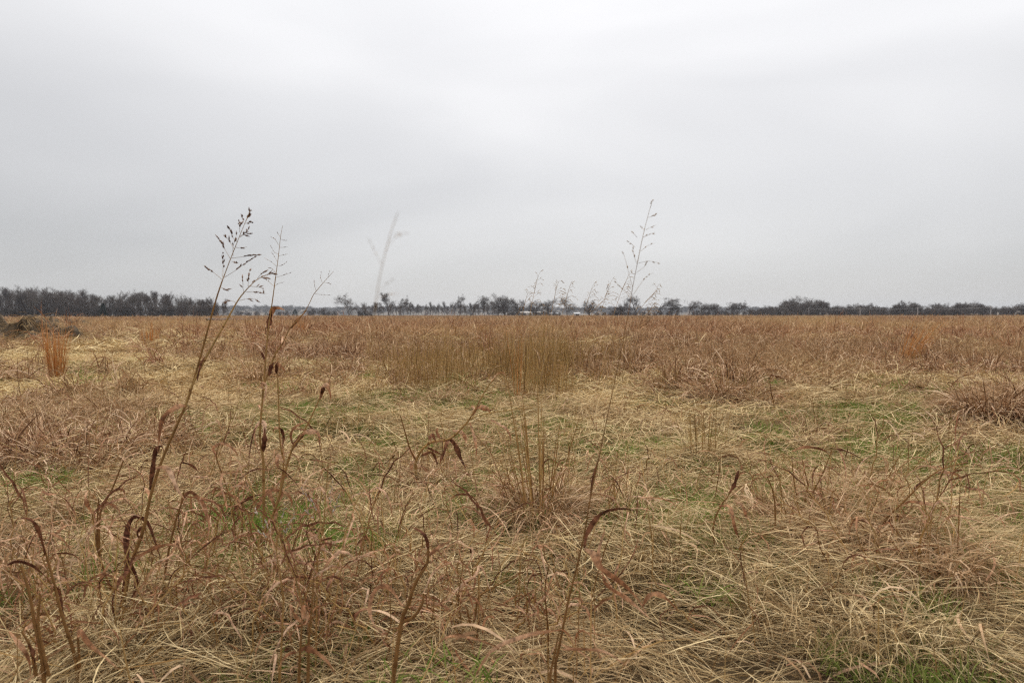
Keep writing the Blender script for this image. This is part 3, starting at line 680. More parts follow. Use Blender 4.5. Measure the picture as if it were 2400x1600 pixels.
def box(mb, x0, x1, y0, y1, z0, z1, rnd=.5):
    v = [(x, y, z) for z in (z0, z1) for x, y in ((x0, y0), (x1, y0), (x1, y1), (x0, y1))]
    mb.add(v, [(0, 3, 2, 1), (4, 5, 6, 7), (0, 1, 5, 4), (1, 2, 6, 5), (2, 3, 7, 6), (3, 0, 4, 7)], rnd)
WALLP = plain_mat('pale_siding', (.46, .42, .38), (.58, .54, .49), 1.5)
ROOFM = plain_mat('metal_roof', (.40, .41, .42), (.50, .51, .52), .8, rough=.6)
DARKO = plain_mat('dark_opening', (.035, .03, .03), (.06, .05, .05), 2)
def shed(px, d, w_, h_, dep, label, doors, roofm, name='shed', pitch=.5, zoff=0):
    x = (px - CX) / FPX * d; z = float(H(x, d)) + zoff
    e = empty(name, (x, d, z), label, 'shed', None)
    b = MB(); box(b, -w_ / 2, w_ / 2, 0, dep, 0, h_); b.build('wall', WALLP, e)
    r = MB(); o_ = .25
    v = [(-w_ / 2 - o_, -o_, h_), (w_ / 2 + o_, -o_, h_), (w_ / 2 + o_, dep + o_, h_), (-w_ / 2 - o_, dep + o_, h_), (-w_ / 2 - o_, dep / 2, h_ + pitch), (w_ / 2 + o_, dep / 2, h_ + pitch)]
    r.add([(a, b_, c + .01) for a, b_, c in v], [(0, 1, 5, 4), (2, 3, 4, 5)], .5); r.add([(a, b_, c + .01) for a, b_, c in v], [(3, 0, 4), (1, 2, 5)], .5)
    r.build('roof', roofm, e)
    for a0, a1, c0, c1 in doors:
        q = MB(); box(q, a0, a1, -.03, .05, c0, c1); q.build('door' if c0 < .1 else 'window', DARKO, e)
shed(1248, 385, 15, 2.5, 5, 'long low pale shed half hidden among the bare trees', [(-5, -4, 0, 2), (-2, -.8, .9, 1.7), (1.5, 2.7, .9, 1.7), (4.2, 5.4, .9, 1.7)], WALLP)
shed(1205, 390, 4, 2.4, 4, 'tiny pale shed standing beside the long low one', [(-.6, .4, 0, 1.9)], ROOFM)
shed(1290, 390, 9, 1.9, 4, 'grey flat shed continuing past the long low one', [(-3, -1.5, 0, 1.6), (1, 2.4, .7, 1.4)], ROOFM)
shed(1352, 352, 2.6, 1.7, 2.6, 'small white shed with a dark open front and pale roof', [(-.55, 1.15, 0, 1.55)], ROOFM)
shed(2283, 300, 3.2, 1.2, 2.5, 'low tan-roofed shelter in front of the pole line wood', [(-1, 1, 0, .9)], plain_mat('tan_roof', (.50, .38, .28), (.58, .45, .34), 1))
POLEW = plain_mat('pole_wood', (.34, .31, .30), (.44, .41, .39), 2)
tops = []
for px, top, d, lab in ((1895, 722, 300, 'grey wooden utility pole nearest the crooked bare tree'), (2015, 722, 296, 'grey wooden utility pole second along the wire from the crooked tree'),
                        (2150, 721, 288, 'grey wooden utility pole between the second pole and the last'), (2321, 719, 280, 'tallest grey utility pole beside the white standing pipe'), (2520, 717, 272, 'grey utility pole past the white standing pipe')):
    x = (px - CX) / FPX * d; h = (HZ - top) / FPX * d + CAMZ; z = float(H(x, d))
    e = empty('utility_pole', (x, d, z), lab, 'utility pole', None)
    m_ = MB(); tube(m_, [(0, 0, -.1), (.02, 0, h * .5), (0, 0, h)], [.20, .17, .13], 8, .5); m_.build('shaft', POLEW, e, smooth=True)
    m_ = MB(); box(m_, -.9, .9, -.06, .06, h - .45, h - .30); m_.build('crossarm', POLEW, e)
    tops.append(np.array([x, d, z + h - .28]))
for i in range(4):
    t = np.linspace(0, 1, 14)[:, None]; p = tops[i] * (1 - t) + tops[i + 1] * t; p[:, 2] -= .5 * np.sin(t[:, 0] * np.pi)
    m_ = MB(); tube(m_, p, .035, 4, .5); org = p[0].copy()
    o_ = local(m_, org).build('power_wire', plain_mat('wire', (.40, .39, .38), (.46, .45, .44), 2)); o_.location = org
    tag(o_, ['thin wire strung from the crooked tree pole to the second pole', 'thin wire strung between the second and third utility poles', 'thin wire strung from the third pole to the tallest pole', 'thin wire running on past the tallest utility pole'][i], 'wire', None)
x = (2338 - CX) / FPX * 285; z = float(H(x, 285)); e = empty('standing_pipe', (x, 285, z), 'short white upright pipe beside the tallest utility pole', 'pipe', None)
m_ = MB(); tube(m_, [(0, 0, 0), (0, 0, 1.9)], .30, 12, .5); m_.build('pipe', WALLP, e, smooth=True)
m_ = MB(); tube(m_, [(0, 0, 1.85), (0, 0, 1.98), (0, 0, 2.0)], [.34, .34, .02], 12, .5); m_.build('cap', WALLP, e, smooth=True)
rg = np.random.default_rng(77); x = (2384 - CX) / FPX * 282; z = float(H(x, 282)); e = empty('fallen_limb', (x, 282, z), 'bleached fallen tree limb arching beside the wood edge', 'branch', None)
m_ = MB(); tube(m_, smooth_path([(-1.6, 0, 0), (-.9, 0, 1.5), (.2, 0, 2.1), (1.0, .2, 2.4), (1.3, .1, 1.3)], 16), np.linspace(.16, .06, 16), 7, .6); m_.build('limb', WOODGREY, e, smooth=True)
for s_ in range(3):
    m_ = MB(); tube(m_, smooth_path([(-.4 + .5 * s_, 0, 1.85), (-.2 + .6 * s_, .1, 2.5), (.2 + .6 * s_, .2, 2.7)], 7), np.linspace(.07, .03, 7), 5, .6); m_.build('twig', WOODGREY, e)

# ------------------------------------------------------------------ clumps one can point to
def tussock(px, py, rad, h, nblade, nstem, hst, label, seed, leafmat=STRAW, stemmat=OLIVE, name='grass_tussock', stem_lean=(0, 0), wleaf=.0035, droop=(1.2, 3.0), group=None, stem_w=.0042, messy=.8, splay=.28):
    rg = np.random.default_rng(seed); x0, y0, z0 = on_ground(px, py)
    e = empty(name, (x0, y0, z0), label, 'grass', group)
    if nblade:
        m_ = MB(); b = disc(rg, nblade, rad * .45, -.01, .03)
        az = np.arctan2(b[:, 1], b[:, 0]) + rg.normal(0, messy, nblade)
        blades(m_, rg, b, az, rg.uniform(.7, 1.5, nblade), rg.uniform(.55, 1.1, nblade) * h * 1.6, rg.uniform(.6, 1.3, nblade) * wleaf, rg.uniform(*droop, nblade), rg.normal(0, .5, nblade), seg=6, twist=.8)
        m_.build('leaf_mound', leafmat, e)
    if nstem:
        m_ = MB(); b = disc(rg, nstem, rad * .35)
        az = np.arctan2(b[:, 1] + stem_lean[1], b[:, 0] + stem_lean[0]) + rg.normal(0, .3, nstem)
        tiltv = np.hypot(*stem_lean)
        blades(m_, rg, b, az, np.clip(1.5 - tiltv - rg.random(nstem) * splay, .3, 1.57), rg.uniform(.55, 1.08, nstem) * hst, stem_w, rg.uniform(-.05, .22, nstem) + tiltv * .4, seg=5, twist=.35, flatbase=.9)
        m_.build('stalks', stemmat, e)
    return e
tussock(1262, 1238, .42, .24, 760, 46, .78, 'straw tussock with a fan of upright olive stalks', 1, RUST, STEM, stem_w=.0055)
tussock(1655, 1092, .36, .20, 420, 26, .48, 'pale straw tussock with short upright stalks near a green patch', 2, stem_w=.005)
tussock(1560, 935, .5, .22, 300, 60, .55, 'loose stalk tussock beside the stand of upright stems', 3, wleaf=.006, stem_w=.006)
tussock(1690, 950, .85, .36, 760, 30, .60, 'big drooping grey-tan tussock above a green strip', 4, RUST, wleaf=.007, stem_w=.006)
tussock(1770, 962, .55, .28, 420, 16, .5, 'drooping tan tussock joined to the big grey-tan one', 5, RUST, wleaf=.007, stem_w=.006)
tussock(1550, 1335, .34, .17, 700, 8, .3, 'low combed straw tussock beside the arching brown leaves', 6, wleaf=.0024)
tussock(1940, 1262, .75, .20, 1000, 14, .38, 'tangled reddish tussock topping the straw mound', 7, RUST, wleaf=.0042, messy=2.0, droop=(.8, 4.5))
tussock(2010, 1480, .75, .15, 900, 6, .3, 'wide combed straw tussock with a dark hollow in its side', 8, droop=(1.2, 2.2), messy=1.6, wleaf=.0023)
tussock(2130, 1340, .65, .17, 800, 8, .33, 'curly pink-brown tussock beside the tangled reddish one', 9, RUST, wleaf=.0042, messy=2.0, droop=(.8, 4.5))
tussock(930, 1262, .42, .20, 560, 8, .3, 'arching straw tussock in front of the sprawling rusty plant', 10, wleaf=.0026)
tussock(1010, 1150, .34, .18, 380, 6, .3, 'small rusty tussock under the sprawling plant', 11, RUST, wleaf=.005)
tussock(650, 1420, .42, .22, 620, 8, .35, 'grey bleached tussock between the tall reeds', 12, wleaf=.0023)
tussock(830, 1010, .45, .22, 360, 14, .45, 'soft grey-tan tussock at the foot of the upright stems', 13, STRAW, wleaf=.005)
tussock(1460, 1225, .35, .18, 380, 10, .35, 'matted grey tussock right behind the leaning dark stalk', 14)
tussock(2150, 870, .8, .30, 500, 24, .5, 'rusty tussock around the foot of the leaning orange grass', 15, RUST, wleaf=.009, stem_w=.008)
# the big rusty thickets
for i, (px, py, lab) in enumerate(((2290, 1000, 'big dark rusty grass thicket, its open end by the green patch'), (2385, 1010, 'big dark rusty grass thicket, its tallest tangled middle'), (2340, 965, 'rusty grass thicket behind the big dark one'),
                                   (2440, 985, 'outer shoulder of the dark rusty grass thicket'))):
    tussock(px + 45, py - 6, .70, .36, 800, 34, .50, lab, 30 + i, RUST, RUST, 'rusty_thicket', wleaf=.0085, droop=(.8, 4.0), stem_w=.006)
for i, (px, py, lab) in enumerate(((60, 1085, 'low rusty grass thicket next to the green hollow'), (190, 1100, 'rusty thicket in front of the long brown drift'), (300, 1060, 'rusty thicket touching the tall paired reed'),
                                   (130, 1015, 'rusty thicket behind the low one by the green hollow'), (260, 985, 'loose rusty thicket along the thin green strip'), (20, 1010, 'rusty thicket where the brown drift begins'))):
    tussock(px, py, .75, .26, 620, 22, .42, lab, 40 + i, RUST, RUST, 'rusty_thicket', wleaf=.0065, droop=(.8, 4.0), stem_w=.005)
# orange broomsedge
tussock(128, 898, .34, .16, 200, 110, 1.02, 'bright orange upright grass clump in the pale straw', 60, ORANGE, ORANGE, 'orange_grass', wleaf=.006, stem_w=.0085, splay=.10)
tussock(352, 818, .7, .2, 60, 46, .85, 'small orange grass clump in front of the brown drift', 61, ORANGE, ORANGE, 'orange_grass', wleaf=.012, stem_w=.011, splay=.14)
tussock(706, 792, .9, .25, 60, 55, .95, 'orange grass clump far out behind the slender reeds', 62, ORANGE, ORANGE, 'orange_grass', wleaf=.016, stem_w=.015, splay=.14)
tussock(2125, 862, .5, .2, 90, 85, 1.3, 'orange grass clump bowed over by the wind', 63, ORANGE, ORANGE, 'orange_grass', stem_lean=(.34, .0), wleaf=.008, stem_w=.010, splay=.15)
tussock(1212, 945, .18, .12, 30, 8, .95, 'thin orange grass wisp in the upright stems', 64, ORANGE, ORANGE, 'orange_grass', wleaf=.006, stem_w=.006, splay=.12)

# ------------------------------------------------------------------ tall reeds, leaf by leaf
class Reed:
    def __init__(s, name, label, d, base, group=None, cat='reed', seed=1):
        s.d = d; s.rg = np.random.default_rng(seed)
        x, y = (base - CX) / FPX * d, d
        s.org = np.array([x, y, float(H(x, y)) - .02]); s.e = empty(name, tuple(s.org), label, cat, group)
    def pts(s, px, k, dd=0.0, wob=.0):
        p = np.array([P(a, b, s.d) for a, b in px]); p = smooth_path(p, k); t = np.linspace(0, 1, k)
        # depth swing of a leaf about its stalk: slide along the pixel ray
        off = dd * np.sin(t * np.pi * .9) + wob * np.sin(t * 7)
        c = np.array([0, 0, CAMZ]); return c + (p - c) * (1 + off / s.d)[:, None]
    def stem(s, px, r0, r1, root=True, k=26, mat=STEM, rnd=.55, tp=1.0):
        p = s.pts(px, k, 0)
        if root:
            foot = s.org.copy(); p = np.concatenate([smooth_path([foot, (foot + p[0]) / 2 + [0, 0, .0], p[0]], 5)[:-1], p])
        rad = r1 + (r0 - r1) * (1 - np.linspace(0, 1, len(p))) ** tp; m_ = MB(); tube(m_, p, rad, 6, rnd)
        o_ = local(m_, s.org).build('stem', mat, s.e, smooth=True)
        # the swollen joints of the stalk
        for f in (.18, .38, .58):
            i = int(f * (len(p) - 1)); q = p[i]; T = p[min(i + 1, len(p) - 1)] - p[i - 1]; T /= np.linalg.norm(T)
            j = MB(); tube(j, [q - T * rad[i] * 1.2, q, q + T * rad[i] * 1.2], np.array([1.0, 1.18, 1.0]) * rad[i], 6, .1); local(j, s.org).build('joint', STEM, o_)
        s.last = p; return p
    def leaf(s, px, wpx, rnd=None, mat=LEAF, dd=None, tw=1.2, k=22, tw0=None):
        p = s.pts(px, k, s.rg.uniform(-.12, .12) if dd is None else dd)
        m_ = MB(); ribbon(m_, p, wpx * .72 / FPX * s.d, s.rg.uniform(.15, .8) if rnd is None else rnd, s.rg, tw=tw, tw0=tw0)
        return local(m_, s.org).build('leaf', mat, s.e, smooth=True)
    def panicle(s, axis, branches, husk=(16, 5), mat=SEED, per=4, thin=1.1, ax=2.2, rnd=None):
        """axis: pixels of the rachis; branches: (pixels, husks per branch)."""
        rc = MB(); sp = MB(); q = s.d / FPX
        a = s.pts(axis, 16); tube(rc, a, np.linspace(ax, ax * .35, 16) * q * .5, 5, .6)
        for px, nh in branches:
            b = s.pts(px, 10, s.rg.uniform(-.05, .05)); tube(rc, b, np.linspace(thin, thin * .5, 10) * q * .5, 3, .6)
            for h in range(nh):
                u = .35 + .62 * (h + s.rg.random() * .6) / max(nh, 1); i = min(int(u * 9), 8); pt = b[i] + (b[i + 1] - b[i]) * (u * 9 - i)
                D = b[i + 1] - b[i]; D = D / np.linalg.norm(D) + s.rg.normal(0, .28, 3)
                spike(sp, pt, D, husk[0] * q * s.rg.uniform(.7, 1.2), husk[1] * q * s.rg.uniform(.7, 1.2), s.rg.random() if rnd is None else rnd)
        o_ = local(rc, s.org).build('panicle', STEM, s.e)
        if sp.v: tag(local(sp, s.org).build('seed_husks', mat, o_), kind='stuff')

# the tall paired reed with dark looping leaves
A = Reed('tall_reed', 'tallest dark reed with two stalks, looping dark leaves and a brown seed head', 2.25, 246, seed=3)
A.stem([(252, 1553), (265, 1489), (289, 1346), (326, 1244), (343, 1169), (374, 1077), (432, 948), (452, 890), (483, 785), (507, 703), (523, 657)], .0078, .0019, rnd=.3)
A.stem([(430, 955), (448, 902), (486, 829), (531, 751), (559, 703), (581, 676)], .0045, .0016, root=False, rnd=.85)
A.leaf([(432, 952), (418, 951), (391, 965), (374, 989), (367, 1030), (363, 1060)], 15, .3, LEAF)
A.leaf([(343, 1150), (350, 1105), (358, 1060), (370, 1046), (376, 1052)], 15, .1, DARKLEAF, tw=.5)
A.leaf([(350, 1100), (384, 1098), (401, 1132), (412, 1155), (422, 1169), (436, 1185)], 15, .65)
A.leaf([(258, 1482), (284, 1330), (284, 1270), (292, 1230), (310, 1213), (337, 1230), (354, 1278), (367, 1319), (384, 1350)], 18, .1, DARKLEAF, tw=1.6)
A.leaf([(300, 1310), (289, 1339), (262, 1375), (249, 1424), (256, 1470), (262, 1492)], 17, .15, DARKLEAF)
A.leaf([(284, 1318), (300, 1345), (307, 1372), (299, 1404), (279, 1434), (268, 1450)], 17, .1, DARKLEAF)
A.leaf([(296, 1325), (316, 1308), (354, 1288), (391, 1281), (420, 1292)], 12, .4)
A.leaf([(262, 1480), (240, 1455), (218, 1410), (220, 1370), (245, 1325), (275, 1310)], 13, .45)
A.leaf([(330, 1235), (312, 1250), (318, 1268), (332, 1272)], 13, .2, DARKLEAF)
A.leaf([(340, 1180), (341, 1160), (330, 1145), (316, 1140)], 12, .55)
A.leaf([(486, 829), (470, 850), (462, 880), (458, 900)], 7, .3, DARKLEAF)
A.panicle([(523, 657), (542, 609), (559, 568), (576, 528), (590, 495)],
          [([(523, 655), (505, 640), (492, 630), (480, 621)], 4), ([(524, 650), (525, 630), (526, 610), (525, 590)], 6), ([(527, 650), (552, 635), (575, 618), (602, 600)], 8),
           ([(543, 607), (532, 588), (523, 570), (514, 556)], 6), ([(545, 605), (570, 602), (590, 598), (610, 597)], 6), ([(545, 612), (552, 615), (558, 616)], 3),
           ([(553, 585), (545, 572), (537, 560), (530, 551)], 4), ([(556, 580), (565, 581), (582, 579)], 2), ([(560, 568), (551, 560), (545, 545), (537, 533)], 5),
           ([(549, 600), (549, 580), (553, 565), (560, 545)], 4), ([(565, 555), (575, 548), (588, 536)], 5), ([(566, 556), (575, 551), (587, 548)], 4),
           ([(566, 545), (565, 530), (564, 518)], 5), ([(577, 525), (585, 523), (596, 521)], 4), ([(575, 522), (573, 515), (571, 507)], 3),
           ([(580, 520), (584, 512), (588, 504)], 4), ([(584, 512), (588, 500), (592, 492)], 4), ([(517, 672), (525, 675), (537, 681)], 3)], husk=(13, 4.6))
A.panicle([(581, 676), (600, 658), (620, 647), (646, 640)],
          [([(573, 688), (571, 675), (571, 660), (570, 650)], 3), ([(583, 672), (584, 655), (587, 632)], 5), ([(585, 670), (605, 672), (620, 676)], 3), ([(578, 684), (600, 683), (625, 688)], 5),
           ([(590, 668), (596, 660), (600, 655)], 2), ([(604, 654), (615, 650), (632, 652)], 6), ([(605, 652), (614, 642), (622, 637)], 3), ([(612, 650), (630, 642), (648, 640)], 5),
           ([(560, 704), (580, 700), (605, 701)], 3), ([(556, 710), (545, 705), (535, 706), (528, 712)], 3)], husk=(14, 4.4), rnd=.9)

# the slender clump of four stalks
Bq = Reed('slender_reed', 'slender reed clump of four stalks with rusty hooked leaf tips', 3.0, 556, seed=4)
Bq.stem([(565, 1359), (599, 1278), (639, 1196), (667, 1095), (684, 1047), (707, 1016), (745, 938), (758, 907)], .0085, .0018)
Bq.stem([(612, 1230), (612, 1169), (612, 1074), (605, 1033), (609, 972), (616, 904), (622, 836), (629, 768), (637, 720), (648, 647)], .0065, .0018, root=False)
Bq.stem([(612, 930), (616, 904), (636, 850), (646, 826), (663, 802), (680, 768), (714, 731), (736, 689)], .0042, .0012, root=False)
Bq.stem([(652, 1150), (660, 1088), (652, 1027), (650, 921), (648, 862)], .0045, .0020, root=False)
Bq.leaf([(632, 768), (634, 745), (640, 725), (652, 721), (668, 726)], 16, .3, LEAF, tw=.4, tw0=0)
Bq.leaf([(629, 770), (632, 750), (638, 722)], 17, .1, DARKLEAF, tw=.3)
Bq.leaf([(682, 768), (695, 752), (708, 738), (717, 727), (722, 732)], 12, .2, LEAF)
Bq.leaf([(660, 805), (663, 790), (668, 800)], 8, .7)
Bq.leaf([(620, 850), (619, 843), (612, 826), (599, 816)], 11, .15, DARKLEAF)
Bq.leaf([(628, 880), (634, 858), (640, 848)], 14, .15, DARKLEAF, tw=.3)
Bq.leaf([(648, 868), (648, 853), (660, 860), (668, 872)], 12, .2, LEAF)
Bq.leaf([(648, 875), (646, 858), (650, 848)], 12, .1, DARKLEAF, tw=.3)
Bq.leaf([(614, 912), (612, 897), (622, 905), (617, 935), (612, 960)], 10, .7)
Bq.leaf([(748, 935), (756, 908), (764, 903), (772, 922), (774, 940)], 15, .45)
Bq.leaf([(752, 925), (756, 912), (762, 902)], 14, .15, DARKLEAF, tw=.2)
Bq.leaf([(612, 1050), (616, 1020), (616, 993), (604, 992), (593, 1010), (595, 1040), (605, 1067), (612, 1108)], 14, .6, tw=1.8)
Bq.leaf([(612, 1060), (616, 1030), (617, 1000)], 15, .1, DARKLEAF, tw=.4)
Bq.leaf([(700, 1022), (715, 1014), (738, 1013), (746, 1030), (750, 1045)], 17, .45, LEAF, tw=.9)
Bq.leaf([(680, 1055), (692, 1035), (708, 1018), (726, 1014)], 14, .1, DARKLEAF)
Bq.leaf([(684, 1047), (678, 1020), (690, 1000), (716, 990), (730, 996)], 8, .3)
Bq.leaf([(650, 1000), (658, 1012), (661, 1030), (656, 1055)], 10, .15, DARKLEAF)
Bq.leaf([(650, 1003), (640, 1005), (635, 1015)], 9, .3)
Bq.leaf([(660, 1085), (648, 1070), (645, 1090), (652, 1110)], 14, .6)
Bq.leaf([(640, 1195), (622, 1155), (608, 1175), (590, 1205), (575, 1255)], 17, .3)
Bq.leaf([(640, 1190), (655, 1160), (640, 1150), (610, 1155), (560, 1185)], 10, .35)
Bq.leaf([(655, 1150), (672, 1165), (678, 1185), (665, 1205)], 10, .4)
Bq.leaf([(598, 1280), (630, 1255), (640, 1210), (650, 1190), (664, 1195)], 10, .3)
Bq.leaf([(610, 960), (604, 950), (610, 962), (625, 958)], 8, .7)
Bq.panicle([(648, 647), (655, 599), (661, 552), (666, 529)],
           [([(644, 672), (652, 665), (668, 660)], 2), ([(643, 670), (632, 660), (622, 652)], 2), ([(648, 650), (665, 645), (686, 638)], 6), ([(649, 640), (640, 630), (630, 628)], 4), ([(651, 625), (640, 615), (620, 603)], 2),
            ([(652, 622), (662, 622), (676, 612)], 4), ([(651, 612), (645, 600), (638, 590)], 3), ([(655, 600), (665, 598), (678, 595)], 2), ([(655, 596), (645, 590), (636, 574)], 4), ([(657, 580), (666, 580), (678, 578)], 2),
            ([(656, 575), (648, 562), (638, 556)], 3), ([(660, 560), (668, 564), (676, 563)], 2), ([(659, 555), (655, 548), (653, 543)], 2)], husk=(4, 1.9), thin=.8, ax=1.8)
Bq.panicle([(736, 689), (760, 661), (784, 635)], [([(738, 688), (755, 690), (775, 691)], 3), ([(742, 682), (739, 670), (737, 655)], 4), ([(757, 664), (753, 650), (755, 635)], 3), ([(762, 662), (770, 663), (778, 666)], 4), ([(770, 650), (772, 642), (775, 632)], 2)], husk=(4, 1.9), thin=.8, ax=1.6)

# the sprawling rusty plant in the middle
Cq = Reed('sprawling_reed', 'sprawling rusty plant leaning over with a knot of curled leaves', 4.15, 977, seed=5)
Cq.stem([(977, 1140), (973, 1081), (1004, 1040), (1052, 1030), (1086, 999), (1106, 972), (1140, 911), (1168, 876)], .010, .0025)
Cq.stem([(973, 1081), (958, 1050), (944, 1000), (937, 975)], .006, .0022, root=False, rnd=.1)
Cq.stem([(1090, 998), (1106, 980), (1150, 968), (1191, 962), (1276, 953)], .0038, .0015, root=False, rnd=.9)
Cq.leaf([(1150, 895), (1165, 878), (1178, 873), (1186, 882)], 9, .45)
Cq.leaf([(1150, 985), (1171, 996), (1188, 1008), (1197, 1030), (1194, 1048)], 8, .5)
Cq.leaf([(1052, 1030), (1065, 1043), (1078, 1075), (1090, 1098)], 16, .15, DARKLEAF)
Cq.leaf([(1060, 1010), (1082, 1015), (1090, 1030), (1092, 1040)], 13, .5)
Cq.leaf([(1106, 975), (1120, 955), (1140, 955), (1150, 975)], 10, .35)
Cq.leaf([(1106, 970), (1118, 956), (1145, 962), (1166, 955)], 8, .3)
Cq.leaf([(1112, 960), (1106, 952), (1110, 962)], 9, .5)
for i, q in enumerate(([(1020, 1035), (1012, 1020), (1006, 1030), (1015, 1042)], [(1030, 1030), (1022, 1010), (1028, 1000)], [(1045, 1032), (1040, 1060), (1030, 1085), (1035, 1110)], [(1000, 1050), (1020, 1060), (1035, 1070), (1038, 1098)],
                       [(973, 1081), (962, 1088), (965, 1108), (975, 1118)], [(975, 1090), (1000, 1105), (1006, 1130), (998, 1160)], [(985, 1070), (1010, 1062), (1022, 1085), (1022, 1100)], [(975, 1085), (960, 1058), (948, 1046)],
                       [(1100, 990), (1112, 1030), (1116, 1065), (1110, 1078)], [(1052, 1032), (1045, 1045), (1042, 1060)])):
    Cq.leaf(q, 11, None, LEAF if i % 3 else DARKLEAF)
Cq.leaf([(960, 1130), (900, 1180), (860, 1215), (830, 1240)], 6, .5, STEM)
Cq.leaf([(1030, 1195), (1060, 1178), (1100, 1168), (1145, 1163), (1180, 1163)], 11, .3)
Cq.leaf([(1050, 1130), (1080, 1118), (1120, 1112), (1190, 1112)], 6, .35)

# the leaning stalk that rises into the sky
Dq = Reed('leaning_stalk', 'single tall leaning stalk with arching brown leaves and a thin grey seed head', 1.75, 1300, seed=6)
Dq.stem([(1303, 1570), (1317, 1502), (1334, 1414), (1351, 1346), (1371, 1257), (1385, 1169), (1405, 1074), (1422, 989), (1440, 900), (1463, 785), (1477, 707), (1482, 674), (1493, 617)], .0050, .0007, k=34, rnd=.12, tp=1.9)
Dq.leaf([(1371, 1290), (1378, 1255), (1399, 1220), (1422, 1203), (1463, 1196), (1514, 1206)], 17, .25, DARKLEAF, tw=1.0)
Dq.leaf([(1371, 1291), (1392, 1305), (1412, 1339), (1467, 1380), (1501, 1417), (1520, 1448)], 23, .42, LEAF)
Dq.leaf([(1508, 1432), (1524, 1407), (1548, 1402), (1575, 1420), (1600, 1448)], 22, .35)
Dq.leaf([(1412, 1345), (1425, 1380), (1470, 1410), (1505, 1440), (1530, 1462)], 14, .4)
Dq.leaf([(1414, 1340), (1405, 1300), (1418, 1250), (1412, 1230)], 10, .4)
Dq.leaf([(1385, 1170), (1392, 1120), (1404, 1075)], 9, .2, DARKLEAF, tw=.3)
Dq.panicle([(1493, 617), (1502, 571), (1511, 531), (1520, 496), (1528, 470)],
           [([(1482, 674), (1473, 640), (1462, 600), (1455, 590)], 2), ([(1490, 640), (1510, 625), (1516, 612)], 2), ([(1493, 618), (1520, 613), (1546, 618)], 3), ([(1492, 620), (1485, 600), (1482, 580)], 3),
            ([(1500, 590), (1515, 578), (1532, 571)], 2), ([(1487, 580), (1478, 572), (1468, 565)], 2), ([(1505, 558), (1518, 552), (1534, 546)], 2), ([(1492, 558), (1485, 550), (1478, 543)], 2), ([(1507, 558), (1516, 550)], 2),
            ([(1512, 540), (1524, 534), (1536, 529)], 2), ([(1509, 540), (1503, 536), (1498, 530)], 2), ([(1517, 512), (1526, 509), (1536, 504)], 3), ([(1522, 490), (1525, 480), (1527, 472)], 3),
            ([(1484, 690), (1505, 660), (1512, 650), (1530, 640)], 3), ([(1478, 700), (1462, 680), (1452, 672), (1440, 658)], 4)], husk=(9, 3), thin=.9, ax=1.5, mat=PLUME, rnd=.1)

# a stalk close to the lens, out of focus
Fq = Reed('near_stalk', 'blurred pale stalk rising close by above the hills gap', .60, 846, seed=7)
Fq.stem([(846, 1100), (862, 900), (882, 704), (900, 610), (918, 545), (932, 506)], .00034, .00026, mat=OLIVE, rnd=.7)
Fq.panicle([(932, 506), (936, 496)], [([(905, 590), (925, 560), (945, 552)], 2), ([(912, 570), (930, 548), (962, 548)], 3), ([(895, 620), (880, 590), (862, 555)], 3), ([(886, 690), (905, 665), (925, 655)], 2), ([(884, 700), (910, 690), (940, 686)], 2)], husk=(12, 3), thin=.8, ax=1.5, mat=PLUME)
# broken reeds along the front
def small(name, label, d, base, stems, leaves, seed, r=.006, group=None):
    q = Reed(name, label, d, base, group, seed=seed)
    for i, (px, root) in enumerate(stems): q.stem(px, r * (.85 if root else .65), r * .38, root=root, rnd=.18)
    for px, wd, dark in leaves: q.leaf(px, wd, q.rg.uniform(.12, .5) if not dark else .15, DARKLEAF if dark else LEAF)
    return q
small('broken_reed', 'broken reed with a knotted stalk and one arm of looping leaf', 1.8, 912, [([(916, 1598), (936, 1468), (950, 1431), (970, 1373), (997, 1329), (1001, 1288)], True), ([(936, 1470), (965, 1455), (985, 1425), (989, 1400)], False)],
      [([(1001, 1290), (996, 1268), (984, 1251), (956, 1236)], 18, 1), ([(939, 1431), (912, 1390), (888, 1381), (866, 1405), (861, 1448), (882, 1492), (925, 1515)], 13, 0), ([(1000, 1310), (1030, 1285), (1065, 1268)], 13, 0), ([(985, 1345), (993, 1330), (999, 1322)], 15, 1), ([(990, 1330), (978, 1310), (984, 1285)], 12, 0)], 11, .0075)
small('forked_reed', 'forked bare reed with two stubs and a reaching arm', 2.2, 1075, [([(1086, 1516), (1106, 1475), (1114, 1440), (1121, 1407), (1164, 1380), (1201, 1363)], True), ([(1102, 1485), (1096, 1455), (1089, 1427)], False)],
      [([(1121, 1420), (1120, 1428), (1112, 1422), (1102, 1424)], 8, 0), ([(1082, 1425), (1076, 1412), (1080, 1394)], 11, 0), ([(1201, 1363), (1215, 1352), (1240, 1345)], 9, 0)], 12, .0055)
small('arching_leaf_reed', 'low reed with a long leaf arching up to a drooping tip', 1.55, 1300, [([(1290, 1598), (1302, 1540), (1312, 1490)], True)],
      [([(1113, 1596), (1140, 1550), (1174, 1523), (1242, 1499), (1300, 1488), (1322, 1488), (1340, 1508), (1351, 1547)], 22, 0), ([(1020, 1525), (1040, 1506), (1075, 1502), (1120, 1512), (1165, 1530), (1215, 1570)], 15, 0), ([(1040, 1505), (1075, 1500), (1100, 1515), (1112, 1560)], 11, 0), ([(1320, 1535), (1380, 1535), (1430, 1545), (1490, 1590)], 10, 0)], 13, .0045)
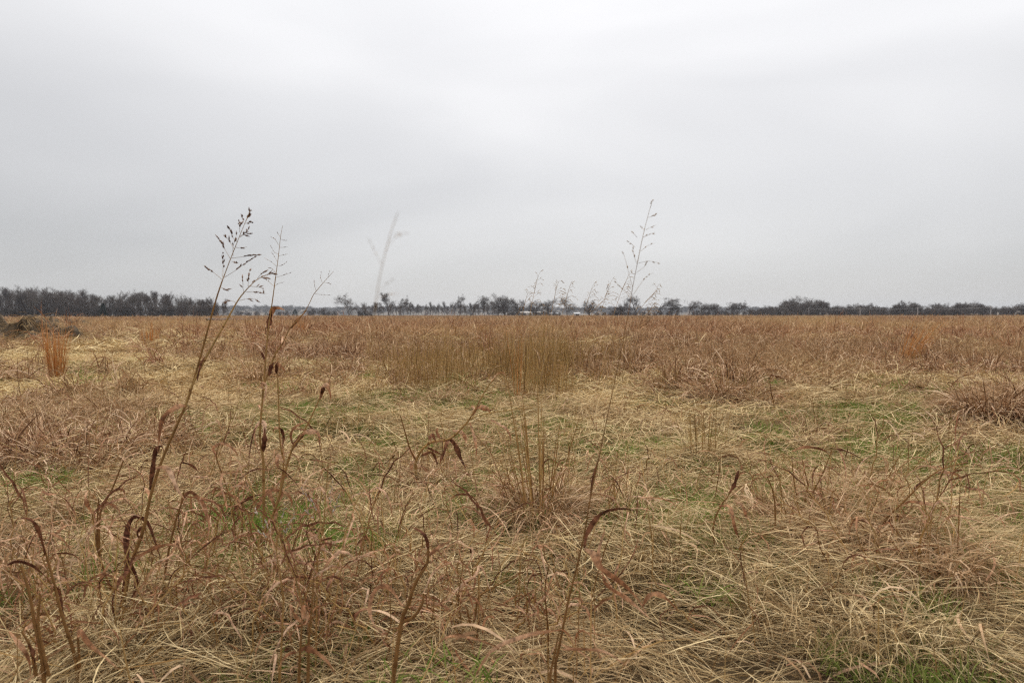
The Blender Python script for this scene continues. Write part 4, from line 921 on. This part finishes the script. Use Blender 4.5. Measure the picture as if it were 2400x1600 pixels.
small('bowed_reed', 'bowed reed leaning out over the straw mound with red leaf', 2.75, 2060, [([(2069, 1257), (2090, 1217), (2124, 1183), (2171, 1135), (2212, 1104), (2273, 1087)], True)],
      [([(2120, 1190), (2140, 1180), (2185, 1186), (2219, 1200)], 15, 0), ([(2200, 1112), (2230, 1110), (2255, 1118), (2262, 1135)], 10, 0), ([(2080, 1230), (2125, 1215), (2175, 1228), (2215, 1232)], 13, 0), ([(2150, 1150), (2175, 1130), (2200, 1110)], 12, 1)], 14, .006)
small('hooked_reed', 'dark reed with two high arching leaves at the field corner', 1.9, 158, [([(160, 1598), (157, 1560), (145, 1512), (133, 1472), (122, 1430), (112, 1383), (100, 1330), (92, 1300), (78, 1251)], True), ([(166, 1590), (165, 1540), (163, 1500)], False)],
      [([(0, 1329), (27, 1321), (61, 1332), (88, 1353), (105, 1374), (118, 1400)], 14, 1), ([(92, 1305), (78, 1251), (61, 1223), (34, 1219), (7, 1242)], 11, 1), ([(108, 1376), (124, 1400), (132, 1450), (131, 1472)], 19, 1), ([(163, 1505), (170, 1490), (190, 1520), (235, 1560), (262, 1585)], 18, 0), ([(108, 1372), (104, 1395), (108, 1420)], 11, 0), ([(80, 1245), (125, 1262), (150, 1290), (153, 1308)], 9, 0)], 15, .0068)
small('corner_reed', 'thick dark reed stubs at the field corner beside the hooked reed', 1.7, 78, [([(80, 1598), (75, 1543), (61, 1468), (51, 1400), (34, 1332)], True), ([(92, 1598), (80, 1540), (70, 1470), (77, 1400)], False), ([(62, 1598), (50, 1530), (30, 1490)], False)],
      [([(0, 1490), (30, 1530), (45, 1560), (48, 1600)], 14, 0), ([(70, 1490), (60, 1478), (42, 1482), (34, 1500)], 14, 0), ([(48, 1520), (55, 1540), (60, 1570)], 20, 1)], 16, .007)
small('forked_slim_reed', 'slim dark reed forking low with pale hooked tips', 2.5, 280, [([(284, 1490), (272, 1441), (245, 1387), (226, 1330), (218, 1305), (208, 1235), (204, 1200)], True), ([(220, 1310), (221, 1240), (228, 1195), (252, 1152), (282, 1080)], False), ([(217, 1290), (216, 1240), (221, 1170)], False)],
      [([(206, 1205), (194, 1185), (190, 1165), (198, 1150)], 12, 0), ([(224, 1190), (240, 1180), (262, 1192), (272, 1208), (268, 1255)], 11, 0), ([(215, 1245), (250, 1255), (275, 1275), (290, 1310), (292, 1325)], 8, 0), ([(250, 1155), (270, 1148), (282, 1155), (278, 1180)], 8, 0), ([(221, 1200), (222, 1185), (220, 1176)], 10, 1)], 17, .0062)
small('amber_reed', 'amber stalked reed standing beside the tallest one with an S-curled leaf', 2.35, 366, [([(367, 1470), (371, 1407), (378, 1329), (401, 1230), (416, 1185), (424, 1150)], True), ([(398, 1590), (372, 1500), (365, 1430), (378, 1329)], False)],
      [([(416, 1185), (422, 1169), (440, 1155), (465, 1180), (475, 1205), (482, 1240), (470, 1290), (476, 1315)], 13, 0), ([(371, 1460), (350, 1430), (345, 1395), (360, 1386), (380, 1420), (398, 1470)], 17, 0), ([(365, 1455), (348, 1420), (346, 1400)], 14, 1), ([(425, 1165), (470, 1172), (500, 1185), (515, 1225), (530, 1260)], 10, 0), ([(396, 1270), (410, 1290), (425, 1330)], 8, 0), ([(372, 1350), (400, 1358), (440, 1360), (455, 1385)], 9, 0), ([(470, 1385), (490, 1340), (525, 1310)], 11, 0)], 18, .006)
small('tangle_reed', 'tangled reed of criss-crossing rusty leaves between the tall ones', 2.9, 540, [([(545, 1290), (538, 1200), (520, 1130), (502, 1072), (510, 1040)], True), ([(470, 1320), (485, 1200), (497, 1150)], True), ([(560, 1250), (562, 1190), (570, 1120)], True)],
      [([(502, 1072), (495, 1050), (520, 1040), (548, 1060), (555, 1090)], 9, 0), ([(497, 1165), (520, 1158), (548, 1172), (562, 1195), (600, 1190)], 11, 0), ([(490, 1160), (500, 1145), (515, 1155), (519, 1165)], 9, 0), ([(420, 1085), (440, 1090), (458, 1105), (466, 1115)], 11, 1), ([(480, 1185), (500, 1205), (520, 1230), (535, 1270)], 8, 0), ([(555, 1150), (560, 1135), (572, 1145), (590, 1165)], 12, 0), ([(540, 1200), (560, 1180), (590, 1165), (612, 1160)], 12, 1), ([(440, 1165), (442, 1200), (470, 1215), (475, 1240)], 9, 0)], 19, .0045)
small('twin_stub_reed', 'two short dark reed stubs with a straw blade across, near the mound', 3.1, 1880, [([(1874, 1170), (1866, 1130), (1860, 1070)], True), ([(1900, 1140), (1892, 1110), (1884, 1075)], True), ([(1915, 1150), (1935, 1110), (1955, 1055)], True)], [([(1860, 1060), (1890, 1050), (1930, 1055), (1952, 1070)], 8, 0), ([(1950, 1052), (1990, 1060), (2030, 1080)], 7, 1)], 20, .0045)
small('hook_stub_reed', 'short reed hook beside the big drooping tussock', 7.4, 1815, [([(1818, 970), (1815, 940), (1810, 920)], True)], [([(1812, 935), (1806, 895), (1808, 880), (1830, 885), (1850, 890)], 5, 1), ([(1815, 928), (1835, 930), (1845, 945)], 5, 0)], 21, .007)
small('bent_pair_reed', 'pair of bent dark reeds with curling purple leaves by the low tussock', 2.7, 1690, [([(1675, 1250), (1682, 1215), (1700, 1180), (1712, 1165), (1740, 1110)], True), ([(1824, 1240), (1822, 1190), (1815, 1150), (1803, 1120)], True)],
      [([(1690, 1190), (1715, 1192), (1725, 1230), (1735, 1265), (1745, 1285)], 12, 0), ([(1725, 1175), (1745, 1190), (1755, 1215), (1770, 1235)], 10, 0), ([(1735, 1105), (1725, 1140), (1712, 1160)], 13, 1), ([(1803, 1122), (1812, 1118), (1820, 1125)], 8, 0)], 22, .005)
small('curl_leaf_reed', 'low reed with tight curled purple leaves beside the green patch', 2.75, 740, [([(745, 1330), (735, 1280), (722, 1240)], True), ([(858, 1360), (850, 1310), (845, 1270)], True)],
      [([(845, 1260), (862, 1275), (872, 1300), (868, 1330), (852, 1352)], 12, 0), ([(848, 1262), (840, 1285), (848, 1310)], 11, 0), ([(722, 1245), (745, 1250), (768, 1290), (778, 1330)], 11, 0), ([(735, 1260), (715, 1280), (700, 1330)], 9, 0), ([(890, 1320), (900, 1312), (920, 1318), (935, 1325)], 10, 1), ([(1100, 1285), (1105, 1310), (1125, 1317), (1150, 1345), (1145, 1350)], 10, 1)], 23, .004)
small('front_leaf_reed', 'blurred reed with pale folded leaves at the very front', 1.35, 690, [([(690, 1598), (694, 1530), (700, 1460)], True), ([(712, 1590), (715, 1500), (722, 1440), (728, 1360)], True)],
      [([(694, 1535), (720, 1535), (755, 1560), (780, 1600)], 22, 0), ([(700, 1470), (680, 1450), (672, 1430), (675, 1500)], 12, 0), ([(702, 1460), (700, 1430), (712, 1450), (706, 1480)], 14, 0), ([(690, 1540), (660, 1550), (635, 1590)], 10, 0)], 24, .004)
# grey-fluffed weed beside the slender reeds
for i, (bx, tip, d, lab) in enumerate(((728, [(735, 1400), (738, 1310), (752, 1240), (760, 1150), (768, 1080)], 2.0, 'blurred weed with grey fluff near the curled purple leaves'), (640, [(655, 1420), (648, 1350), (640, 1290), (652, 1230)], 1.9, 'blurred weed with grey fluff in front of the slender reeds'))):
    q = Reed('fluffy_weed', lab, d, bx, None, 'weed', seed=80 + i); q.stem(tip, .0026, .001)
    q.panicle(tip[2:], [([tip[2], (tip[2][0] + a, tip[2][1] - 30 - 8 * k_), (tip[2][0] + 1.5 * a, tip[2][1] - 40 - 14 * k_)], 6) for k_, a in enumerate((-28, 24, -18, 30, -34, 16))], husk=(13, 3.5), mat=FLUFF, thin=.9)

# feathery plumes over the stand of upright stems
PL = [(1212, 935, 1263, 643, 'plume'), (1262, 930, 1309, 660, 'plume'), (1282, 935, 1337, 666, 'plume'), (1330, 930, 1388, 672, 'plume'), (1366, 930, 1432, 659, 'plume'), (1392, 930, 1473, 642, 'plume'), (1400, 940, 1541, 671, 'plume'), (1190, 930, 1238, 684, 'plume'), (1300, 925, 1420, 690, 'plume'), (1418, 935, 1528, 715, 'plume')]
for i, (bx, by, tx, ty, _) in enumerate(PL):
    x0, y0, z0 = on_ground(bx, by); q = Reed('plume_grass', ['tall plume grass stalk with pale wind-combed seed head rising over the upright stems', 'thick bent-over pale plume in front of the windswept trees'][i == 9], y0 + rng.uniform(-.4, .8), bx, 'plume grass above the upright stems' if i != 9 else None, 'plume grass', seed=90 + i)
    ctrl = [(bx + (tx - bx) * .25, by - (by - ty) * .3), (bx + (tx - bx) * .5, by - (by - ty) * .6), (bx + (tx - bx) * .78, by - (by - ty) * .85), (tx - 4, ty + 12)]
    q.stem(ctrl, .0042, .0015, mat=PLUME, rnd=.35)
    br = []
    nb = int(q.rg.integers(9, 15)) if i != 9 else 22; dens = q.rg.uniform(.75, 1.25)
    for k_ in range(nb):
        u = (k_ + q.rg.uniform(-.4, .4)) / nb; u = max(u, 0); px_ = tx - (tx - bx) * .34 * u * .9; py_ = ty + (by - ty) * .26 * u
        s1 = 1 if q.rg.random() < .78 else -.6; ln_ = (9 + 26 * u) * q.rg.uniform(.5, 1.25) * (1 if i != 9 else 1.3)
        dy = q.rg.uniform(-9, 6)
        br.append(([(px_, py_), (px_ + s1 * ln_ * .5, py_ - 5 + dy * .3), (px_ + s1 * ln_, py_ - 2 + dy + 4 * u)], int(q.rg.integers(2, 6))))
    q.panicle([ctrl[2], ctrl[3], (tx, ty)], br, husk=(7 * dens, 1.2), mat=PLUME, thin=.5, ax=1.1)

# many small curled reeds, alike but for where they stand
def reed_proto(seed, h):
    rg = np.random.default_rng(seed); e = bpy.data.objects.new('curled_reed', None); kids = []
    lean = rg.normal(0, .18, 2); k = 12; t = np.linspace(0, 1, k)
    p = np.stack([lean[0] * h * t ** 1.4, lean[1] * h * t ** 1.4, h * t], 1) + rg.normal(0, .006, (k, 3))
    m_ = MB(); tube(m_, p, np.linspace(.0034, .0012, k), 5, rg.random()); kids.append(('stem', m_.mesh('stem', STEM, True)))
    for j in range(int(rg.integers(4, 7))):
        i = int(rg.uniform(.2, .98) * (k - 1)); b = p[i]; a = rg.uniform(0, 6.28); ln = rg.uniform(.12, .34); el = rg.uniform(.2, 1.4); q = [b]; bend = rg.uniform(.8, 5.0); cu = rg.normal(0, 1.6)
        kk = int(rg.integers(2, 8)); ke = rg.normal(0, .55); ka = rg.normal(0, .6)
        for s_ in range(9):
            u = s_ / 9; E = el - bend * u + (ke if s_ >= kk else 0) + rg.normal(0, .18); Aa = a + cu * u + (ka if s_ >= kk else 0) + rg.normal(0, .2); q.append(q[-1] + np.array([math.cos(E) * math.cos(Aa), math.cos(E) * math.sin(Aa), math.sin(E)]) * ln / 9)
        m_ = MB(); ribbon(m_, np.array(q), rg.uniform(.0035, .008), rg.uniform(.1, .8), rg, tw=rg.uniform(-2, 2)); kids.append(('leaf', m_.mesh('leaf', LEAF if rg.random() < .75 else DARKLEAF, True)))
    return kids
RP = [reed_proto(600 + i, h) for i, h in enumerate((.30, .36, .42, .34, .48, .28, .40, .52, .33, .38))]
def place_reeds(n_, boxes, label, group, sc=(.7, 1.15)):
    c_ = 0
    while c_ < n_:
        x0, x1, y0, y1 = boxes[int(rng.integers(len(boxes)))]
        x, y, z = on_ground(rng.uniform(x0, x1), rng.uniform(y0, y1)); e = empty('curled_reed', (x, y, z), label, 'reed', group)
        e.rotation_euler = (rng.normal(0, .32), rng.normal(0, .32), rng.uniform(0, 6.28)); s_ = rng.uniform(*sc); e.scale = (s_, s_, s_)
        for nm, me in RP[int(rng.integers(len(RP)))]:
            c = bpy.data.objects.new(nm, me); COL.objects.link(c); c.parent = e
        c_ += 1
place_reeds(80, [(0, 560, 1180, 1560), (380, 800, 1120, 1480), (560, 1100, 1380, 1590)], 'short dead reed with curled pinkish leaves among the tall dark reeds', 'short curled reeds among the tall reeds')
place_reeds(34, [(0, 520, 930, 1150), (500, 900, 900, 1080)], 'short dead reed with curled leaves by the low rusty thickets', 'short curled reeds by the low thickets')
place_reeds(44, [(950, 1500, 1080, 1560), (1100, 1650, 960, 1250)], 'short dead reed with curled leaves around the fan-stalked tussock', 'short curled reeds round the fan tussock')
place_reeds(38, [(1650, 2390, 1150, 1560), (1850, 2250, 1150, 1420), (2200, 2400, 900, 1030)], 'short dead reed with curled leaves on the tangled straw mounds', 'short curled reeds on the straw mounds')
place_reeds(40, [(850, 2400, 850, 950), (1550, 2400, 850, 960)], 'short dead reed with curled leaves out among the rusty clumps', 'short curled reeds among the clumps', sc=(.9, 1.5))

place_reeds(64, [(0, 420, 1480, 1610), (420, 800, 1460, 1610), (600, 1000, 1460, 1610), (900, 1350, 1500, 1610)], 'dead reed with broken stalk and kinked leaves along the very front of the straw', 'kinked reeds along the front', sc=(.7, 1.1))
# ------------------------------------------------------------------ the air between here and the hills
hz = MB(); box(hz, -2600, 2600, -30, 2100, -2.0, 31.0)
hme = bpy.data.materials.new('haze_air'); hme.use_nodes = True; t = hme.node_tree
for n in list(t.nodes): t.nodes.remove(n)
o = t.nodes.new('ShaderNodeOutputMaterial'); pv = t.nodes.new('ShaderNodeVolumePrincipled')
pv.inputs['Color'].default_value = (.80, .86, .95, 1); pv.inputs['Density'].default_value = .00018; pv.inputs['Anisotropy'].default_value = .2
t.links.new(pv.outputs[0], o.inputs['Volume'])
tag(hz.build('haze', hme), kind='stuff')
